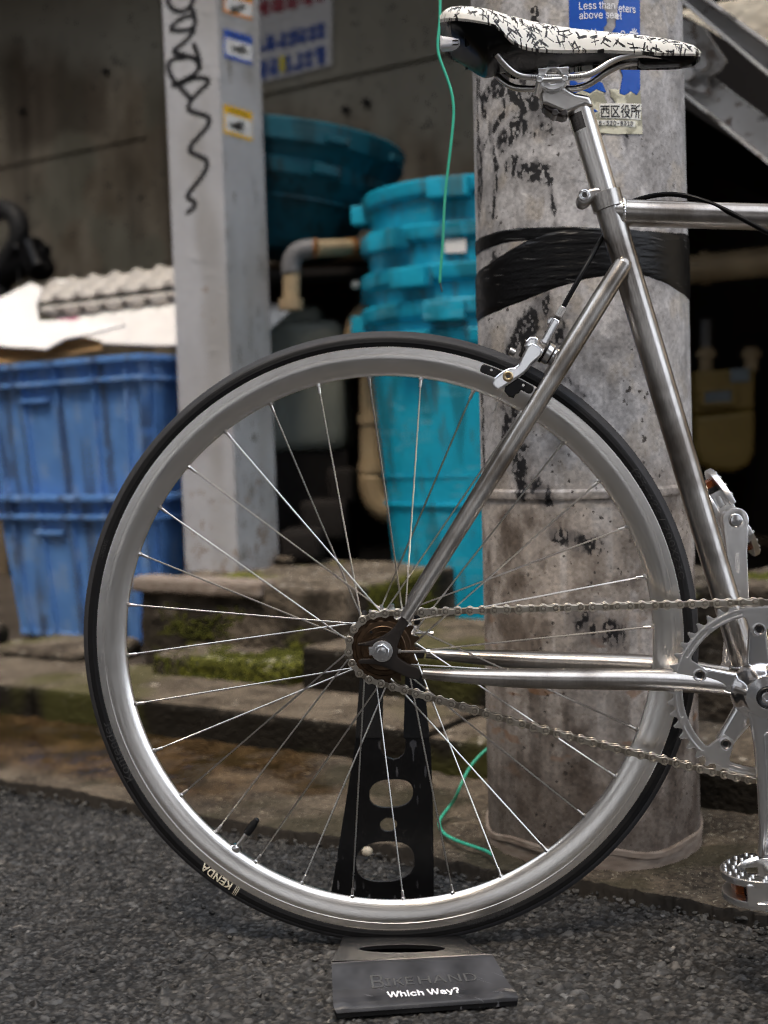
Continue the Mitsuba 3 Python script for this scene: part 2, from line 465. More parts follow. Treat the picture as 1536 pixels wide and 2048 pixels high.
# --- the steel column
def column_col(p, n, uv):
    big = fbm(p.x * 14, p.y * 14, p.z * 9, 4)
    c = mix(C3(.365, .365, .382), C3(.45, .45, .468), big)
    c = c * mix(C3(.80, .78, .74), C3(1.0, 1.0, 1.0), smoothstep(.36, .6, fbm(p.x * 9 + 2, p.y * 9, p.z * 2.4, 3)))
    ru = fbm(p.x * 78 + 5, p.y * 78, p.z * 50, 4)
    low = smoothstep(.62, .27, p.z)
    c = mix(c, C3(.24, .185, .145), .8 * smoothstep(.70 - .165 * low, .76 - .165 * low, .6 * ru + .4 * fbm(p.x * 17, p.y * 17, p.z * 12, 3)))
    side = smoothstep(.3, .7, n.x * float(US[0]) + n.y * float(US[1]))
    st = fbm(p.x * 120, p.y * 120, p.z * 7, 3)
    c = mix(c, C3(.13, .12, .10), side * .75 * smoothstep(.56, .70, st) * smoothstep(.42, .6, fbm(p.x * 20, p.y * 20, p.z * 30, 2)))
    return c * (.94 + .12 * noise(p.x * 300, p.y * 300, p.z * 300))


M['column_paint'] = pr(column_col, .38, bump=lambda p, n, uv: smoothstep(.66, .74, fbm(p.x * 50, p.y * 50, p.z * 40, 3)) + .5 * fbm(p.x * 12, p.y * 12, p.z * 12, 2), bscale=.0013, eps=1e-3)
M['sticker_yellow'] = pr((.72, .42, .02), .4)
M['sticker_blue'] = pr((.03, .09, .42), .4)
M['sticker_orange'] = pr((.70, .26, .04), .4)
M['sticker_white'] = pr((.68, .67, .66), .4)


# --- concrete, ground
def wall_col(p, n, uv):
    s = p.x * float(US[0]) + p.y * float(US[1])
    big = fbm(s * 2.2 + 7, p.z * 1.6, 3, 4); mid = fbm(s * 12, p.z * 9, 5, 4); run = fbm(s * 16 + 2, p.z * 1.1, 2, 3)
    c = mix(C3(.132, .098, .062), C3(.282, .230, .164), smoothstep(.25, .75, .55 * big + .45 * mid))
    c = mix(c, C3(.155, .152, .110), .5 * smoothstep(.5, .65, fbm(s * 5, p.z * 4, 9, 3)))
    c = mix(c, C3(.046, .034, .024), .7 * smoothstep(.46, .70, .5 * run + .5 * fbm(s * 1.6 + 3, p.z * 1.3, 8, 3)))
    ed = .10 * (mid - .5)
    patch = smoothstep(-3.22, -3.02, s + ed) * smoothstep(-2.52, -2.66, s + ed) * smoothstep(1.70, 1.76, p.z + ed) * smoothstep(2.26, 2.10, p.z + ed + .3 * (run - .5))
    c = mix(c, C3(.050, .034, .023), .62 * patch)
    c = mix(c, C3(.26, .245, .20), .7 * smoothstep(2.02, 2.22, p.z + .35 * (s + 3.1) + ed))
    pit = smoothstep(.87, .92, noise(s * 44 + 3, p.z * 44, 2))
    return mix(c, C3(.03, .026, .022), .6 * pit)


M['wall_concrete'] = pr(wall_col, .85, bump=lambda p, n, uv: fbm(p.x * 60, p.y * 60, p.z * 60, 4), bscale=.004)


def moss_col(p, n, uv):
    a = fbm(p.x * 26, p.y * 26, p.z * 26, 4); b = fbm(p.x * 140, p.y * 140, p.z * 140, 3); g = fbm(p.x * 7 + 4, p.y * 7, p.z * 9, 4)
    c = mix(C3(.029, .0225, .0165), C3(.155, .126, .095), smoothstep(.30, .66, .55 * a + .45 * b))
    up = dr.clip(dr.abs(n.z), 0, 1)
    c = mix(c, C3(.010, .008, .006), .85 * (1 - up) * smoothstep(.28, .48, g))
    m = smoothstep(.52, .62, g + .10 * (b - .5) - .05 * up * smoothstep(.2, .25, p.z))
    c = mix(c, mix(C3(.030, .034, .005), C3(.14, .145, .018), smoothstep(.35, .7, b)), .85 * m)
    pale = smoothstep(.66, .74, fbm(p.x * 75 + 8, p.y * 75, p.z * 75, 3))
    return mix(c, C3(.42, .38, .33), .7 * pale * up)


M['moss_stone'] = pr(moss_col, .82, bump=lambda p, n, uv: fbm(p.x * 110, p.y * 110, p.z * 110, 4), bscale=.006)


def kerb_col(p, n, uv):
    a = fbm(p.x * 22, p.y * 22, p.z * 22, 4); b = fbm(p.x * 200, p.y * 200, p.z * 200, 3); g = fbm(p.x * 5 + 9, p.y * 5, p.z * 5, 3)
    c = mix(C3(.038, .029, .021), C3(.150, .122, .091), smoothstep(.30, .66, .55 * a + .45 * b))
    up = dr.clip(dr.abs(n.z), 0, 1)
    c = mix(c, C3(.006, .005, .0035), .94 * smoothstep(.75, .3, up))  # side faces darkened: damp, plus shade put into the colour
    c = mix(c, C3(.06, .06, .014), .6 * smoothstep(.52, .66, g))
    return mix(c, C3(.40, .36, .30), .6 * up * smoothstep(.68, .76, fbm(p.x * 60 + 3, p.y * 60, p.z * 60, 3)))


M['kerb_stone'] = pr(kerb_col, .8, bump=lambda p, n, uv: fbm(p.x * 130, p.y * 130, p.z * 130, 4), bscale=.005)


def gutter_wet(p):
    s = p.x * float(US[0]) + p.y * float(US[1]); t = p.x * float(NT[0]) + p.y * float(NT[1])
    m = fbm(s * 5 + 2, t * 7, 1, 3)
    return smoothstep(-.42, -.62, s + .5 * (m - .5)) * smoothstep(.26, .34, t + .12 * (m - .5))


def gutter_col(p, n, uv):
    a = fbm(p.x * 20, p.y * 20, 3, 4); b = fbm(p.x * 240, p.y * 240, 5, 3)
    sp = noise(p.x * 330, p.y * 330, 2)
    c = mix(C3(.032, .024, .0165), C3(.120, .095, .068), smoothstep(.3, .7, .55 * a + .45 * b))
    c = mix(c, C3(.30, .265, .20), .7 * smoothstep(.82, .90, sp))
    c = mix(c, C3(.022, .020, .009), .7 * smoothstep(.5, .64, fbm(p.x * 8 + 6, p.y * 8, 1, 3)))
    w = gutter_wet(p)
    c = mix(C3(.020, .016, .012), c, smoothstep(.35, .75, dr.abs(n.z)))  # steep edge faces darkened by their slope, shade put into the colour
    return mix(c, c * C3(.66, .47, .24), .85 * w)


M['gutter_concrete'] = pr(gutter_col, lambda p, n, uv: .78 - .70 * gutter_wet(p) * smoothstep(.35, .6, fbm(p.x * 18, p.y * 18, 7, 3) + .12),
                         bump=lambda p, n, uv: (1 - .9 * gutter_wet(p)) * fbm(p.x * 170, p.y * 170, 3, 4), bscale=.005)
M['asphalt_relief'] = {'type': 'twosided', 'inner': {'type': 'principled', 'base_color': {'type': 'mesh_attribute', 'name': 'vertex_color'}, 'roughness': proc(lambda p, n, uv: .36 + .3 * fbm(p.x * 30, p.y * 30, 2, 3)), 'specular': .28}}
M['asphalt_far'] = pr(lambda p, n, uv: mix(C3(.013, .0125, .012), C3(.055, .053, .05), fbm(p.x * 140, p.y * 140, 1, 4)), .6)
M['pebble_pale'] = pr((.50, .45, .36), .6)
M['chip_grey'] = pr(lambda p, n, uv: mix(C3(.016, .0155, .0145), C3(.085, .081, .074), cell_rand(dr.floor(p.x * 70), dr.floor(p.y * 70), 3)), .55)
M['floor_dark'] = pr(lambda p, n, uv: mix(C3(.028, .023, .018), C3(.075, .062, .05), fbm(p.x * 14, p.y * 14, 2, 4)), .8)
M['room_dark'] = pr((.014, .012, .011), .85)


# --- plastics and odds and ends
RUNS = [float(wt(x, y, 1.09)[0]) for x, y in ((122, 860), (207, 850), (55, 1120), (168, 1120), (15, 860))]


def blue_col(p, n, uv):
    s = p.x * float(US[0]) + p.y * float(US[1])
    run = fbm(s * 46 + 4, p.z * 2.2, p.y * 8, 3); mid = fbm(p.x * 22, p.y * 22, p.z * 22, 4)
    c = mix(C3(.075, .190, .46), C3(.125, .275, .58), mid)
    c = mix(c, C3(.24, .34, .50), .4 * smoothstep(.52, .68, fbm(p.x * 40 + 3, p.y * 40, p.z * 14, 3)))
    for sr in RUNS:
        k = smoothstep(.020, .003, dr.abs(s - sr + .012 * (mid - .5))) * smoothstep(.34, .58, fbm(s * 60, p.z * 5 + sr, 3, 3) + .1)
        c = mix(c, C3(.040, .034, .036), .62 * k)
    return mix(c, C3(.050, .047, .055), .6 * smoothstep(.55, .68, run) * smoothstep(.3, .55, mid))


M['blue_plastic'] = pr(blue_col, .42)


def teal_col(p, n, uv):
    run = fbm(p.x * 26, p.y * 26, p.z * 4, 3); mid = fbm(p.x * 20, p.y * 20, p.z * 20, 3)
    c = mix(C3(.003, .285, .44), C3(.012, .375, .54), mid)
    c = mix(c, C3(.01, .10, .13), .6 * smoothstep(.53, .66, run))
    c = mix(c, C3(.07, .085, .075), .5 * smoothstep(.60, .72, fbm(p.x * 55, p.y * 55, p.z * 9, 3)))
    return mix(c, C3(.16, .40, .48), .45 * smoothstep(.62, .74, noise(p.x * 30, p.y * 30, p.z * 260)) * smoothstep(.5, .62, fbm(p.x * 12, p.y * 12, p.z * 12, 2)))


M['teal_plastic'] = pr(teal_col, .40)
M['teal_shaded'] = pr(lambda p, n, uv: teal_col(p, n, uv) * .20, .5)  # the teal plastic darkened: shade of the recess put into the colour
M['card_white'] = pr(lambda p, n, uv: C3(.78, .755, .73) * (.9 + .16 * fbm(p.x * 18, p.y * 18, p.z * 18, 3)), .8)
M['card_brown'] = pr((.33, .20, .09), .85)
M['red_print'] = pr((.62, .10, .25), .7)
M['egg_pulp'] = pr(lambda p, n, uv: C3(.50, .47, .435) * (.85 + .3 * fbm(p.x * 150, p.y * 150, p.z * 150, 3)), .9)
M['pipe_beige'] = pr(lambda p, n, uv: mix(C3(.18, .127, .074), C3(.39, .30, .18), fbm(p.x * 18, p.y * 18, p.z * 14, 3)), .55)
M['pipe_grey'] = pr((.13, .13, .135), .5)
M['rust_band'] = pr((.19, .08, .025), .7)
M['tank_plastic'] = pr((.17, .185, .165), .45)
M['meter_yellow'] = pr(lambda p, n, uv: mix(C3(.145, .098, .024), C3(.21, .142, .038), fbm(p.x * 20, p.y * 20, p.z * 20, 3)), .45)
M['meter_glass'] = pr((.03, .045, .055), .12)
M['meter_plate'] = pr((.12, .15, .17), .4)


def stair_col(p, n, uv):
    a = fbm(p.x * 20, p.y * 20, p.z * 20, 4)
    c = mix(C3(.40, .393, .385), C3(.56, .55, .545), a)
    ru = fbm(p.x * 38 + 2, p.y * 38, p.z * 38, 4)
    c = mix(c, C3(.10, .060, .035), .8 * smoothstep(.60, .70, ru))
    return mix(c, C3(.05, .046, .042), .7 * smoothstep(.64, .74, fbm(p.x * 26 + 7, p.y * 26, p.z * 26, 4)))


M['stair_steel'] = pr(stair_col, .5)
M['stone_beige'] = pr(lambda p, n, uv: mix(C3(.62, .53, .40), C3(.85, .77, .63), fbm(p.x * 26, p.y * 26, p.z * 26, 4)), .8, bump=lambda p, n, uv: fbm(p.x * 60, p.y * 60, p.z * 60, 4), bscale=.01)
M['green_wire'] = pr((.05, .42, .28), .4)
M['amber'] = pr((.14, .034, .007), .25)
M['added_shutter_white'] = pr((.80, .775, .745), .6)
M['facade'] = pr(lambda p, n, uv: C3(.115, .098, .085) * (.72 + .42 * fbm(p.x * 2, p.y * 2, p.z * 2, 3)), .8)
M['facade_glass'] = pr((.03, .035, .04), .08)
M['poster_paper'] = pr((.50, .48, .47), .7)
M['poster_red'] = pr((.26, .035, .05), .7)
M['poster_blue'] = pr((.04, .07, .24), .7)
M['poster_yellow'] = pr((.6, .5, .06), .7)
for k, v in M.items(): scene[k] = v

# ================================================================== THE SETTING
# --- asphalt: a relief of pressed-in stones where the camera sees it, a plain sheet beyond
TE = .235                                   # the asphalt's edge (t); behind it the gutter


def edge_t(s):
    s = np.asarray(s, float)
    return TE + .022 * (meshkit.fbm(np.stack([s * 6, s * 0 + 3, s * 0], -1), 4, 3) - .5) * 2


def asphalt():
    ds = .0019
    sg = np.arange(-1.12, .62, ds); tg = np.arange(-.62, TE + .03, ds)
    S, Tt = np.meshgrid(sg, tg, indexing='ij')
    p = np.stack([S.ravel(), Tt.ravel()], 1)
    r = np.random.default_rng(5)
    H = np.zeros(len(p)); col = np.zeros((len(p), 3))
    warp = np.stack([meshkit.noise(np.c_[p * 160, p[:, :1] * 0 + k]) - .5 for k in (2.5, 8.5)], 1) * .0042
    for cell, amp, cover in ((.0044, .0022, 1.0), (.0090, .0038, .36)):
        n = int((sg[-1] - sg[0]) * (tg[-1] - tg[0]) / cell ** 2)
        c = np.c_[r.uniform(sg[0], sg[-1], n), r.uniform(tg[0], tg[-1], n)]
        d, i = cKDTree(c).query(p + warp, k=2)
        e = d[:, 1] - d[:, 0]
        hc = r.uniform(.1, 1, n) ** 1.3; tilt = r.normal(0, .28, (n, 2)); pick = r.uniform(0, 1, n) < cover
        v = r.uniform(0, 1, n); base = .017 + .066 * v ** 2.1
        base = np.where(r.uniform(0, 1, n) < .022, r.uniform(.07, .17, n), base)
        warm = r.uniform(0, 1, n)
        cc = base[:, None] * np.stack([1.0 + .13 * warm, 1 + .03 * warm, 1.0 - .07 * warm], 1)
        j = i[:, 0]; off = p - c[j]
        prof = np.clip(e / (cell * .42), 0, 1); prof = prof * prof * (3 - 2 * prof)
        h = amp * prof * (.35 + .65 * hc[j]) + prof * np.sum(tilt[j] * off, 1)
        m = pick[j] & (h > H) if cover < 1 else np.ones(len(p), bool)
        H = np.where(m, h, H)
        ink = cc[j] * (.35 + .65 * prof[:, None])
        col = np.where(m[:, None], ink, col)
    big = meshkit.fbm(np.c_[p * 5, p[:, :1] * 0], 3, 2)
    col *= (.72 + .56 * big)[:, None] * (.8 + .4 * meshkit.noise(np.c_[p * 700, p[:, :1] * 0]))[:, None]
    H += .004 * (big - .5)
    wetk = np.clip((p[:, 1] - edge_t(p[:, 0]) + .05) / .03, 0, 1) * np.clip((.0 - p[:, 0]) / .4, .12, 1)
    col *= (1 - .72 * wetk)[:, None]
    lip = np.clip((p[:, 1] - edge_t(p[:, 0]) + .022) / .022, 0, 1)
    H -= .016 * lip ** 2
    v = S.ravel()[:, None] * US + Tt.ravel()[:, None] * NT + (H - .002)[:, None] * ZZ
    return v, quads(len(sg), len(tg)), col


v_, f_, c_ = asphalt()
scene['road'] = mikit.ply(trimesh.Trimesh(v_, f_, process=False), 'asphalt_relief', smooth=True, color=c_)
tag('road', 'dark rough asphalt of the lane with exposed stones', kind='structure')
put('ground', stv(bx((-40, -40, -.06), (40, 40, -.022))), 'asphalt_far', label='plain dark ground reaching to the horizon', kind='structure')
for sa, sb, ta, tb in ((-12, -1.12, -9, .22), (.62, 12, -9, .22), (-1.12, .62, -9, -.62)):
    put('road', stv(bx((sa, ta, -.02), (sb, tb, -.002))), 'asphalt_far', label='dark asphalt of the lane outside the close view', kind='structure')


def chips():
    r = np.random.default_rng(3)
    out = []
    def stone(c, d):
        m = trimesh.creation.icosphere(subdivisions=1, radius=1.0)
        v = m.vertices * r.uniform(.45, 1.1, (len(m.vertices), 1)) * np.array([1, r.uniform(.6, .95), r.uniform(.45, .7)]) * d / 2
        a = r.uniform(0, 6.28); ca, sa = math.cos(a), math.sin(a)
        v = v @ np.array([[ca, -sa, 0], [sa, ca, 0], [0, 0, 1]]).T
        out.append((v + c, np.array(m.faces)))
    for _ in range(620):
        s, t = r.uniform(-1.05, .5), r.uniform(-.5, TE)
        stone(L(s, t, .002), r.uniform(.004, .010))
    for _ in range(700):                     # loose grit gathered along the asphalt's edge
        s = r.uniform(-1.0, .5); t = edge_t(s) - abs(r.normal(0, .045))
        stone(L(s, t, .0), r.uniform(.004, .011))
    return cat(*out)


put('gravel', chips(), 'chip_grey', smooth=False, label='loose grey stone chips scattered on the asphalt, thickest along its edge', kind='stuff', cat_='gravel')


def gutter():
    sg = np.linspace(-2.2, 1.2, 520); tg = np.r_[np.arange(TE - .04, TE + .035, .0014), np.linspace(TE + .036, .63, 80)]
    S, Tt = np.meshgrid(sg, tg, indexing='ij')
    P = np.stack([S, Tt, S * 0], -1)
    H = .012 * (meshkit.fbm(P * 9, 4, 7) - .5) + .007 * (meshkit.fbm(P * 60, 3, 8) - .5) + .004 * np.clip((Tt - .5) / .1, 0, 1)
    H = H + .010
    wet = np.clip((-.42 - S) / .2, 0, 1)
    H = np.where(wet > .5, np.maximum(H, .0098), H)       # puddle level
    k = np.clip((edge_t(S) - Tt + .004) / .010, 0, 1)
    H = H - .032 * k ** .7
    return (S.ravel()[:, None] * US + Tt.ravel()[:, None] * NT + H.ravel()[:, None] * ZZ), quads(len(sg), len(tg))


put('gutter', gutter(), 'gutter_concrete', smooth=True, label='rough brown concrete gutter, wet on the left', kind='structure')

# kerb stones, one by one
tag('kerb', 'row of low worn kerb stones behind the gutter', kind='structure')
for k, (a, b) in enumerate(((-2.1, -1.235), (-1.23, -.305), (-.30, .39), (.40, 1.0))):
    h = .074 + .004 * math.sin(k * 2.3)
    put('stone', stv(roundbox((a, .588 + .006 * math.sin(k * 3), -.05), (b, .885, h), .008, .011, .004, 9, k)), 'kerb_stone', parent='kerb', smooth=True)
put('floor', stv(bx((-6, .87, -.04), (4, 7.0, .055))), 'floor_dark', label='dark concrete floor under the building', kind='structure')

for a_, b_w in [(-8.6 + .65 * k, -7.96 + .65 * k) for k in range(10)] + [(1.01 + .65 * k, 1.65 + .65 * k) for k in range(6)]:
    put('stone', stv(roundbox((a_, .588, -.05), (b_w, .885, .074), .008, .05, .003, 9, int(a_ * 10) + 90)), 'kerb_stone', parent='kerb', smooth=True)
for a_, b_w in ((-8.6, -2.19), (1.19, 4.9)):
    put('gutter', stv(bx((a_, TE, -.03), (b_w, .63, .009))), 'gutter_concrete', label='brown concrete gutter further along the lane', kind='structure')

# --- footing under the column, mossy ledge stones
thing('column_footing', 'mossy concrete block with a rusty iron edge that carries the grey steel column', 'concrete block')
put('block', stv(roundbox((-1.262, .945, .04), (-.70, 1.50, .252), .010, .012, .009, 9, 21)), 'moss_stone', parent='column_footing', smooth=True)
put('iron_edge', stv(roundbox((-1.27, .926, .226), (-.905, .99, .262), .007, .012, .005, 30, 22)), 'pole_rust', parent='column_footing', smooth=True, label='rusty flaking iron angle on the front edge')
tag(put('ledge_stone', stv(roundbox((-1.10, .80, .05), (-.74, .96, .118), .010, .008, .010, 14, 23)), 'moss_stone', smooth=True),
    'low ledge stone thick with bright green moss in front of the footing', 'stone', 'stones between kerb and footing')
tag(put('ledge_stone', stv(roundbox((-.705, .80, .05), (-.30, 1.25, .158), .008, .010, .006, 12, 24)), 'kerb_stone', smooth=True),
    'plain brown ledge stone behind the rear hub and the bike stand', 'stone', 'stones between kerb and footing')
tag(put('ledge_stone', stv(roundbox((-.12, .885, .05), (.9, 1.15, .30), .012, .013, .012, 10, 25)), 'moss_stone', smooth=True),
    'dark mossy ledge stone right of the pole, behind the chainring', 'stone', 'stones between kerb and footing')
tag(put('ledge_stone', stv(roundbox((-1.66, .83, .05), (-1.36, 1.06, .098), .03, .014, .010, 9, 26)), 'kerb_stone', smooth=True),
    'low brown stone lying before the blue containers', 'stone', 'stones between kerb and footing')
tag(put('ledge_stone', stv(roundbox((-2.05, .70, .05), (-1.72, .98, .135), .04, .014, .014, 8, 27)), 'kerb_stone', smooth=True),
    'rounded brown stone at the left edge of the picture', 'stone', 'stones between kerb and footing')
pb = onz(735, 1700, .012); s_, t_ = pb @ US, pb @ NT
put('pebble', stv(roundbox((s_ - .0065, t_ - .006, .004), (s_ + .0065, t_ + .006, .016), .0055, .003, .0012, 60, 33)), 'pebble_pale', smooth=True, label='tiny round pale pebble on the asphalt edge behind the stand', cat_='pebble')


def tufts():
    r = np.random.default_rng(17); ico = trimesh.creation.icosphere(subdivisions=0); out = []
    for _ in range(2600):
        k = r.uniform()
        if k < .6: s_, t_, z_ = r.uniform(-1.085, -.755), .955 - abs(r.normal(0, .07)), .117
        elif k < .75: s_, t_, z_ = r.uniform(-1.09, -.75), .80, r.uniform(.075, .115)
        else: s_, t_, z_ = r.uniform(-1.20, -.95), .943, .13 + abs(r.normal(0, .035))
        if (k >= .75 and r.uniform() < .6) or t_ < .80 or meshkit.noise(np.array([s_ * 16, t_ * 20, z_ * 20])) < .42: continue
        h = r.uniform(.002, .0052)
        v = ico.vertices * h * r.uniform(.6, 1.2, 3) + r.normal(0, .0003, (12, 3))
        out.append((v + L(s_, t_, z_ + .001), np.array(ico.faces)))
    return cat(*out)


M_moss = pr(lambda p, n, uv: mix(C3(.020, .024, .005), C3(.095, .098, .016), cell_rand(dr.floor(p.x * 150), dr.floor(p.y * 150), dr.floor(p.z * 150))), .9)
scene['moss_tuft'] = M_moss
put('moss', tufts(), 'moss_tuft', smooth=False, label='tufts of yellow green moss on the ledge stone and footing', cat_='moss', kind='stuff')
pb = onz(568, 1128, .255); s_, t_ = pb @ US, pb @ NT
put('pebble', stv(roundbox((s_ - .028, t_ - .02, .248), (s_ + .028, t_ + .02, .274), .0125, .006, .006, 40, 31)), 'kerb_stone', smooth=True, label='small pale pebble on the footing right of the column', cat_='pebble')

# --- the building: concrete wall with panel joints, dark room to the right
thing('building_wall', 'stained grey brown concrete wall of cast panels behind the column', 'wall')
ZJ = 1.662
for (sa, sb, za, zb) in ((-9.0, -3.55, .05, ZJ), (-3.542, -2.425, .05, ZJ), (-9.0, -3.55, ZJ + .008, 3.2), (-3.542, -2.425, ZJ + .008, 3.2),
                         (-2.31, -1.02, 1.16, ZJ + .06), (-2.31, -1.02, ZJ + .068, 3.2), (-1.012, -.62, 1.16, ZJ + .09), (-1.012, -.62, ZJ + .098, 3.2)):
    put('panel', stv(bx((sa, 2.30, za), (sb, 2.46, zb), .006)), 'wall_concrete', parent='building_wall')
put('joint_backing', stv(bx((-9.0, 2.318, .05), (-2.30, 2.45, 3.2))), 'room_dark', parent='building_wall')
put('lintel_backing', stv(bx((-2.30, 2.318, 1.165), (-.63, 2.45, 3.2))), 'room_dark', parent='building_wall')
put('pilaster', stv(bx((-2.415, 2.285, .05), (-2.318, 2.47, 3.2), .006)), 'wall_concrete', parent='building_wall', label='narrow darker strip of wall beside the joint')
for s0, z0 in ((-1.55, 1.62), (-1.47, 1.63), (-3.05, 1.86), (-2.6, 1.93)):
    put('tie_hole', toST(extr(Point(s0, z0).buffer(.011, 8), -.02, 0), 2.299), 'room_dark', parent='building_wall')
thing('undercroft', 'unlit room behind the tubs and the gas meter', 'room')
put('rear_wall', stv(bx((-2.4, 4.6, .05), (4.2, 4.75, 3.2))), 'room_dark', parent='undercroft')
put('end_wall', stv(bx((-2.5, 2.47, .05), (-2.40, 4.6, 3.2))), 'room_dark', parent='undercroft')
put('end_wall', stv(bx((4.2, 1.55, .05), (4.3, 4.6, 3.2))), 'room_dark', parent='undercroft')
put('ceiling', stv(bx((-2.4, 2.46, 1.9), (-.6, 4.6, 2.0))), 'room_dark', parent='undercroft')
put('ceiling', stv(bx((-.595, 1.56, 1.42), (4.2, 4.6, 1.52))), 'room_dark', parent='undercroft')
thing('added_overhang', 'added unseen concrete slab above the containers, put in to shade the recess', 'added_overhang')  # added, unseen: shades the wall and the recess below
put('slab', stv(bx((-9.0, 1.28, 2.75), (-.3, 2.6, 2.92), .01)), 'wall_concrete', parent='added_overhang')
put('parapet', stv(bx((-9.0, 1.30, 2.92), (-.3, 1.42, 3.9), .01)), 'wall_concrete', parent='added_overhang')
# stone wall above the opening, right
thing('stone_wall', 'pale beige stone wall in the top right corner', 'wall')
r_ = np.random.default_rng(8)
for row in range(8):
    z0 = 1.30 + row * .165 - .0; s0 = -.55 - .13 * (row % 2)
    while s0 < 2.4:
        w = r_.uniform(.24, .42)
        put('stone', stv(roundbox((s0 + .004, 1.535 + r_.uniform(0, .014), z0 + .004), (s0 + w - .004, 1.62, z0 + .161), .014, .02, .008, 12, int(row * 31 + s0 * 10 + 40))), 'stone_beige', parent='stone_wall', smooth=True)
        s0 += w
put('mortar_core', stv(bx((-.62, 1.565, 1.29), (2.6, 1.70, 2.7))), 'kerb_stone', parent='stone_wall')

# --- steel stair, upper right
def st_poly(pts, t): return Polygon([tuple(wt(x, y, t)) for x, y in pts])
thing('steel_stair', 'grey rust-stained steel stair stringers joined by a gusset plate, right of the pole', 'stair')
def ext_line(p, q, k):                       # extends the line p-q beyond q
    p, q = np.array(p, float), np.array(q, float); return tuple(q + (q - p) * k)
A1, A2 = (1330, -66), (1536, 85); B1, B2 = (1300, -48), (1536, 152)
put('stringer', toST(extr(st_poly([A1, ext_line(A1, A2, .9), ext_line(B1, B2, .9), B1], 1.0), 0, .012, .002), 1.0), 'stair_steel', parent='steel_stair')
for P, Q, w in ((A1, A2, 10), (B1, B2, -10)):
    put('flange', toST(extr(st_poly([P, ext_line(P, Q, .9), (ext_line(P, Q, .9)[0], ext_line(P, Q, .9)[1] + w), (P[0], P[1] + w)], 1.0), -.045, .010, .001), .998), 'stair_steel', parent='steel_stair')
D1, D2 = (1330, 82), (1536, 236); E1, E2 = (1330, 150), (1536, 318)
put('stringer', toST(extr(st_poly([D1, ext_line(D1, D2, .9), ext_line(E1, E2, .9), E1], 1.03), 0, .012, .002), 1.03), 'stair_steel', parent='steel_stair')
put('flange', toST(extr(st_poly([E1, ext_line(E1, E2, .9), (ext_line(E1, E2, .9)[0], ext_line(E1, E2, .9)[1] + 8), (E1[0], E1[1] + 8)], 1.03), -.05, .010, .001), 1.028), 'stair_steel', parent='steel_stair')
put('gusset', toST(extr(st_poly([(1340, 30), (1405, 52), (1452, 120), (1440, 138), (1415, 158), (1420, 190), (1340, 165)], 1.015), 0, .010, .001), 1.015), 'stair_steel', parent='steel_stair', label='mottled gusset plate between the stringers')
for q in ((1385, 95), (1408, 130), (1380, 150)):
    s0, z0 = wt(*q, 1.015); put('bolt', toST(extr(Point(s0, z0).buffer(.012, 3), -.012, .001, .002), 1.012), 'stair_steel', parent='steel_stair')
put('dark_gap_panel', toST(extr(st_poly([(1330, 10), (1420, 60), (1700, 240), (1700, 430), (1500, 300), (1330, 190)], 1.25), 0, .02), 1.25), 'room_dark', parent='steel_stair')  # added black sheet standing for the shaded gap between the stringers

thing('added_neighbour_block', 'added unseen pale stone block just beyond the right edge, put in to block light', 'building')  # added, unseen: keeps sky light off the column's right face
put('wall', stv(bx((.75, 1.06, .05), (1.6, 7, 8.0))), 'stone_beige', parent='added_neighbour_block')

thing('added_lane_end_block', 'added unseen dark block closing the lane far to the left, put in for dark reflections', 'building')  # added, unseen: gives the frame tubes a dark reflection on the left
put('wall', stv(bx((-9.3, -12, 0), (-9.0, 2.2, 10.0))), 'floor_dark', parent='added_lane_end_block')
# --- street side behind the camera (unseen; height and tones shaped for reflections)
thing('opposite_building', 'unseen building across the lane behind the camera, tones shaped for reflections', 'building')
put('wall', stv(bx((-11, -4.4, 0), (11, -4.2, 5.4))), 'facade', parent='opposite_building')
for a_, b_w in ((-8.6, -6.1), (-5.2, -3.1), (-2.5, -.75), (-.1, 1.35), (1.9, 3.3), (4.4, 7.0)):
    put('added_shutter', stv(bx((a_, -4.19, .12), (b_w, -4.16, 1.95))), 'added_shutter_white', parent='opposite_building')  # added white panels, put in for bright reflections in the metal
for k in range(7):
    for z0 in (2.6,):
        put('window', stv(bx((-7.4 + k * 2.2, -4.19, z0), (-6.2 + k * 2.2, -4.17, z0 + 1.1))), 'facade_glass', parent='opposite_building')

# ================================================================== POLE
thing('utility_pole', 'thick weathered grey pole with black tape bands, torn blue notice and worn black paint', 'utility pole')
zz = np.r_[-.02, np.linspace(0, 2.4, 80), 6.0]
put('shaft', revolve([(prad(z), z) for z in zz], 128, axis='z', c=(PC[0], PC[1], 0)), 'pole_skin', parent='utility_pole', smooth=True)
zr = polept(1180, 985)[1]
put('seam_ring', revolve([(prad(zr) - .003, zr - .009), (prad(zr) + .0035, zr - .0075), (prad(zr) + .0045, zr - .004), (prad(zr) + .0045, zr + .001), (prad(zr) + .002, zr + .004), (prad(zr) - .003, zr + .005)], 128, axis='z', c=(PC[0], PC[1], 0)), 'pole_skin', parent='utility_pole')
g_ = np.linspace(0, 2 * np.pi, 129)[:-1]
base = []
for a in g_:
    wob = .004 * math.sin(3 * a + 1) + .003 * math.sin(7 * a)
    base.append([(PR - .003, .036 + wob), (PR + .002 + .0006 * math.sin(5 * a), .0362 + wob), (PR + .0036 + .001 * math.sin(5 * a), .0345 + wob), (PR + .0036 + .001 * math.sin(5 * a), .0285 + wob), (PR + .001, .0265 + wob), (PR + .001, -.02)])
base = np.array(base); bv = np.stack([base[..., 0] * np.cos(g_)[:, None] + PC[0], base[..., 0] * np.sin(g_)[:, None] + PC[1], base[..., 1]], -1)
put('base_collar', (bv.reshape(-1, 3), quads(len(g_), 6, True)), 'pole_rust', parent='utility_pole', label='uneven rusty collar round the foot of the pole')


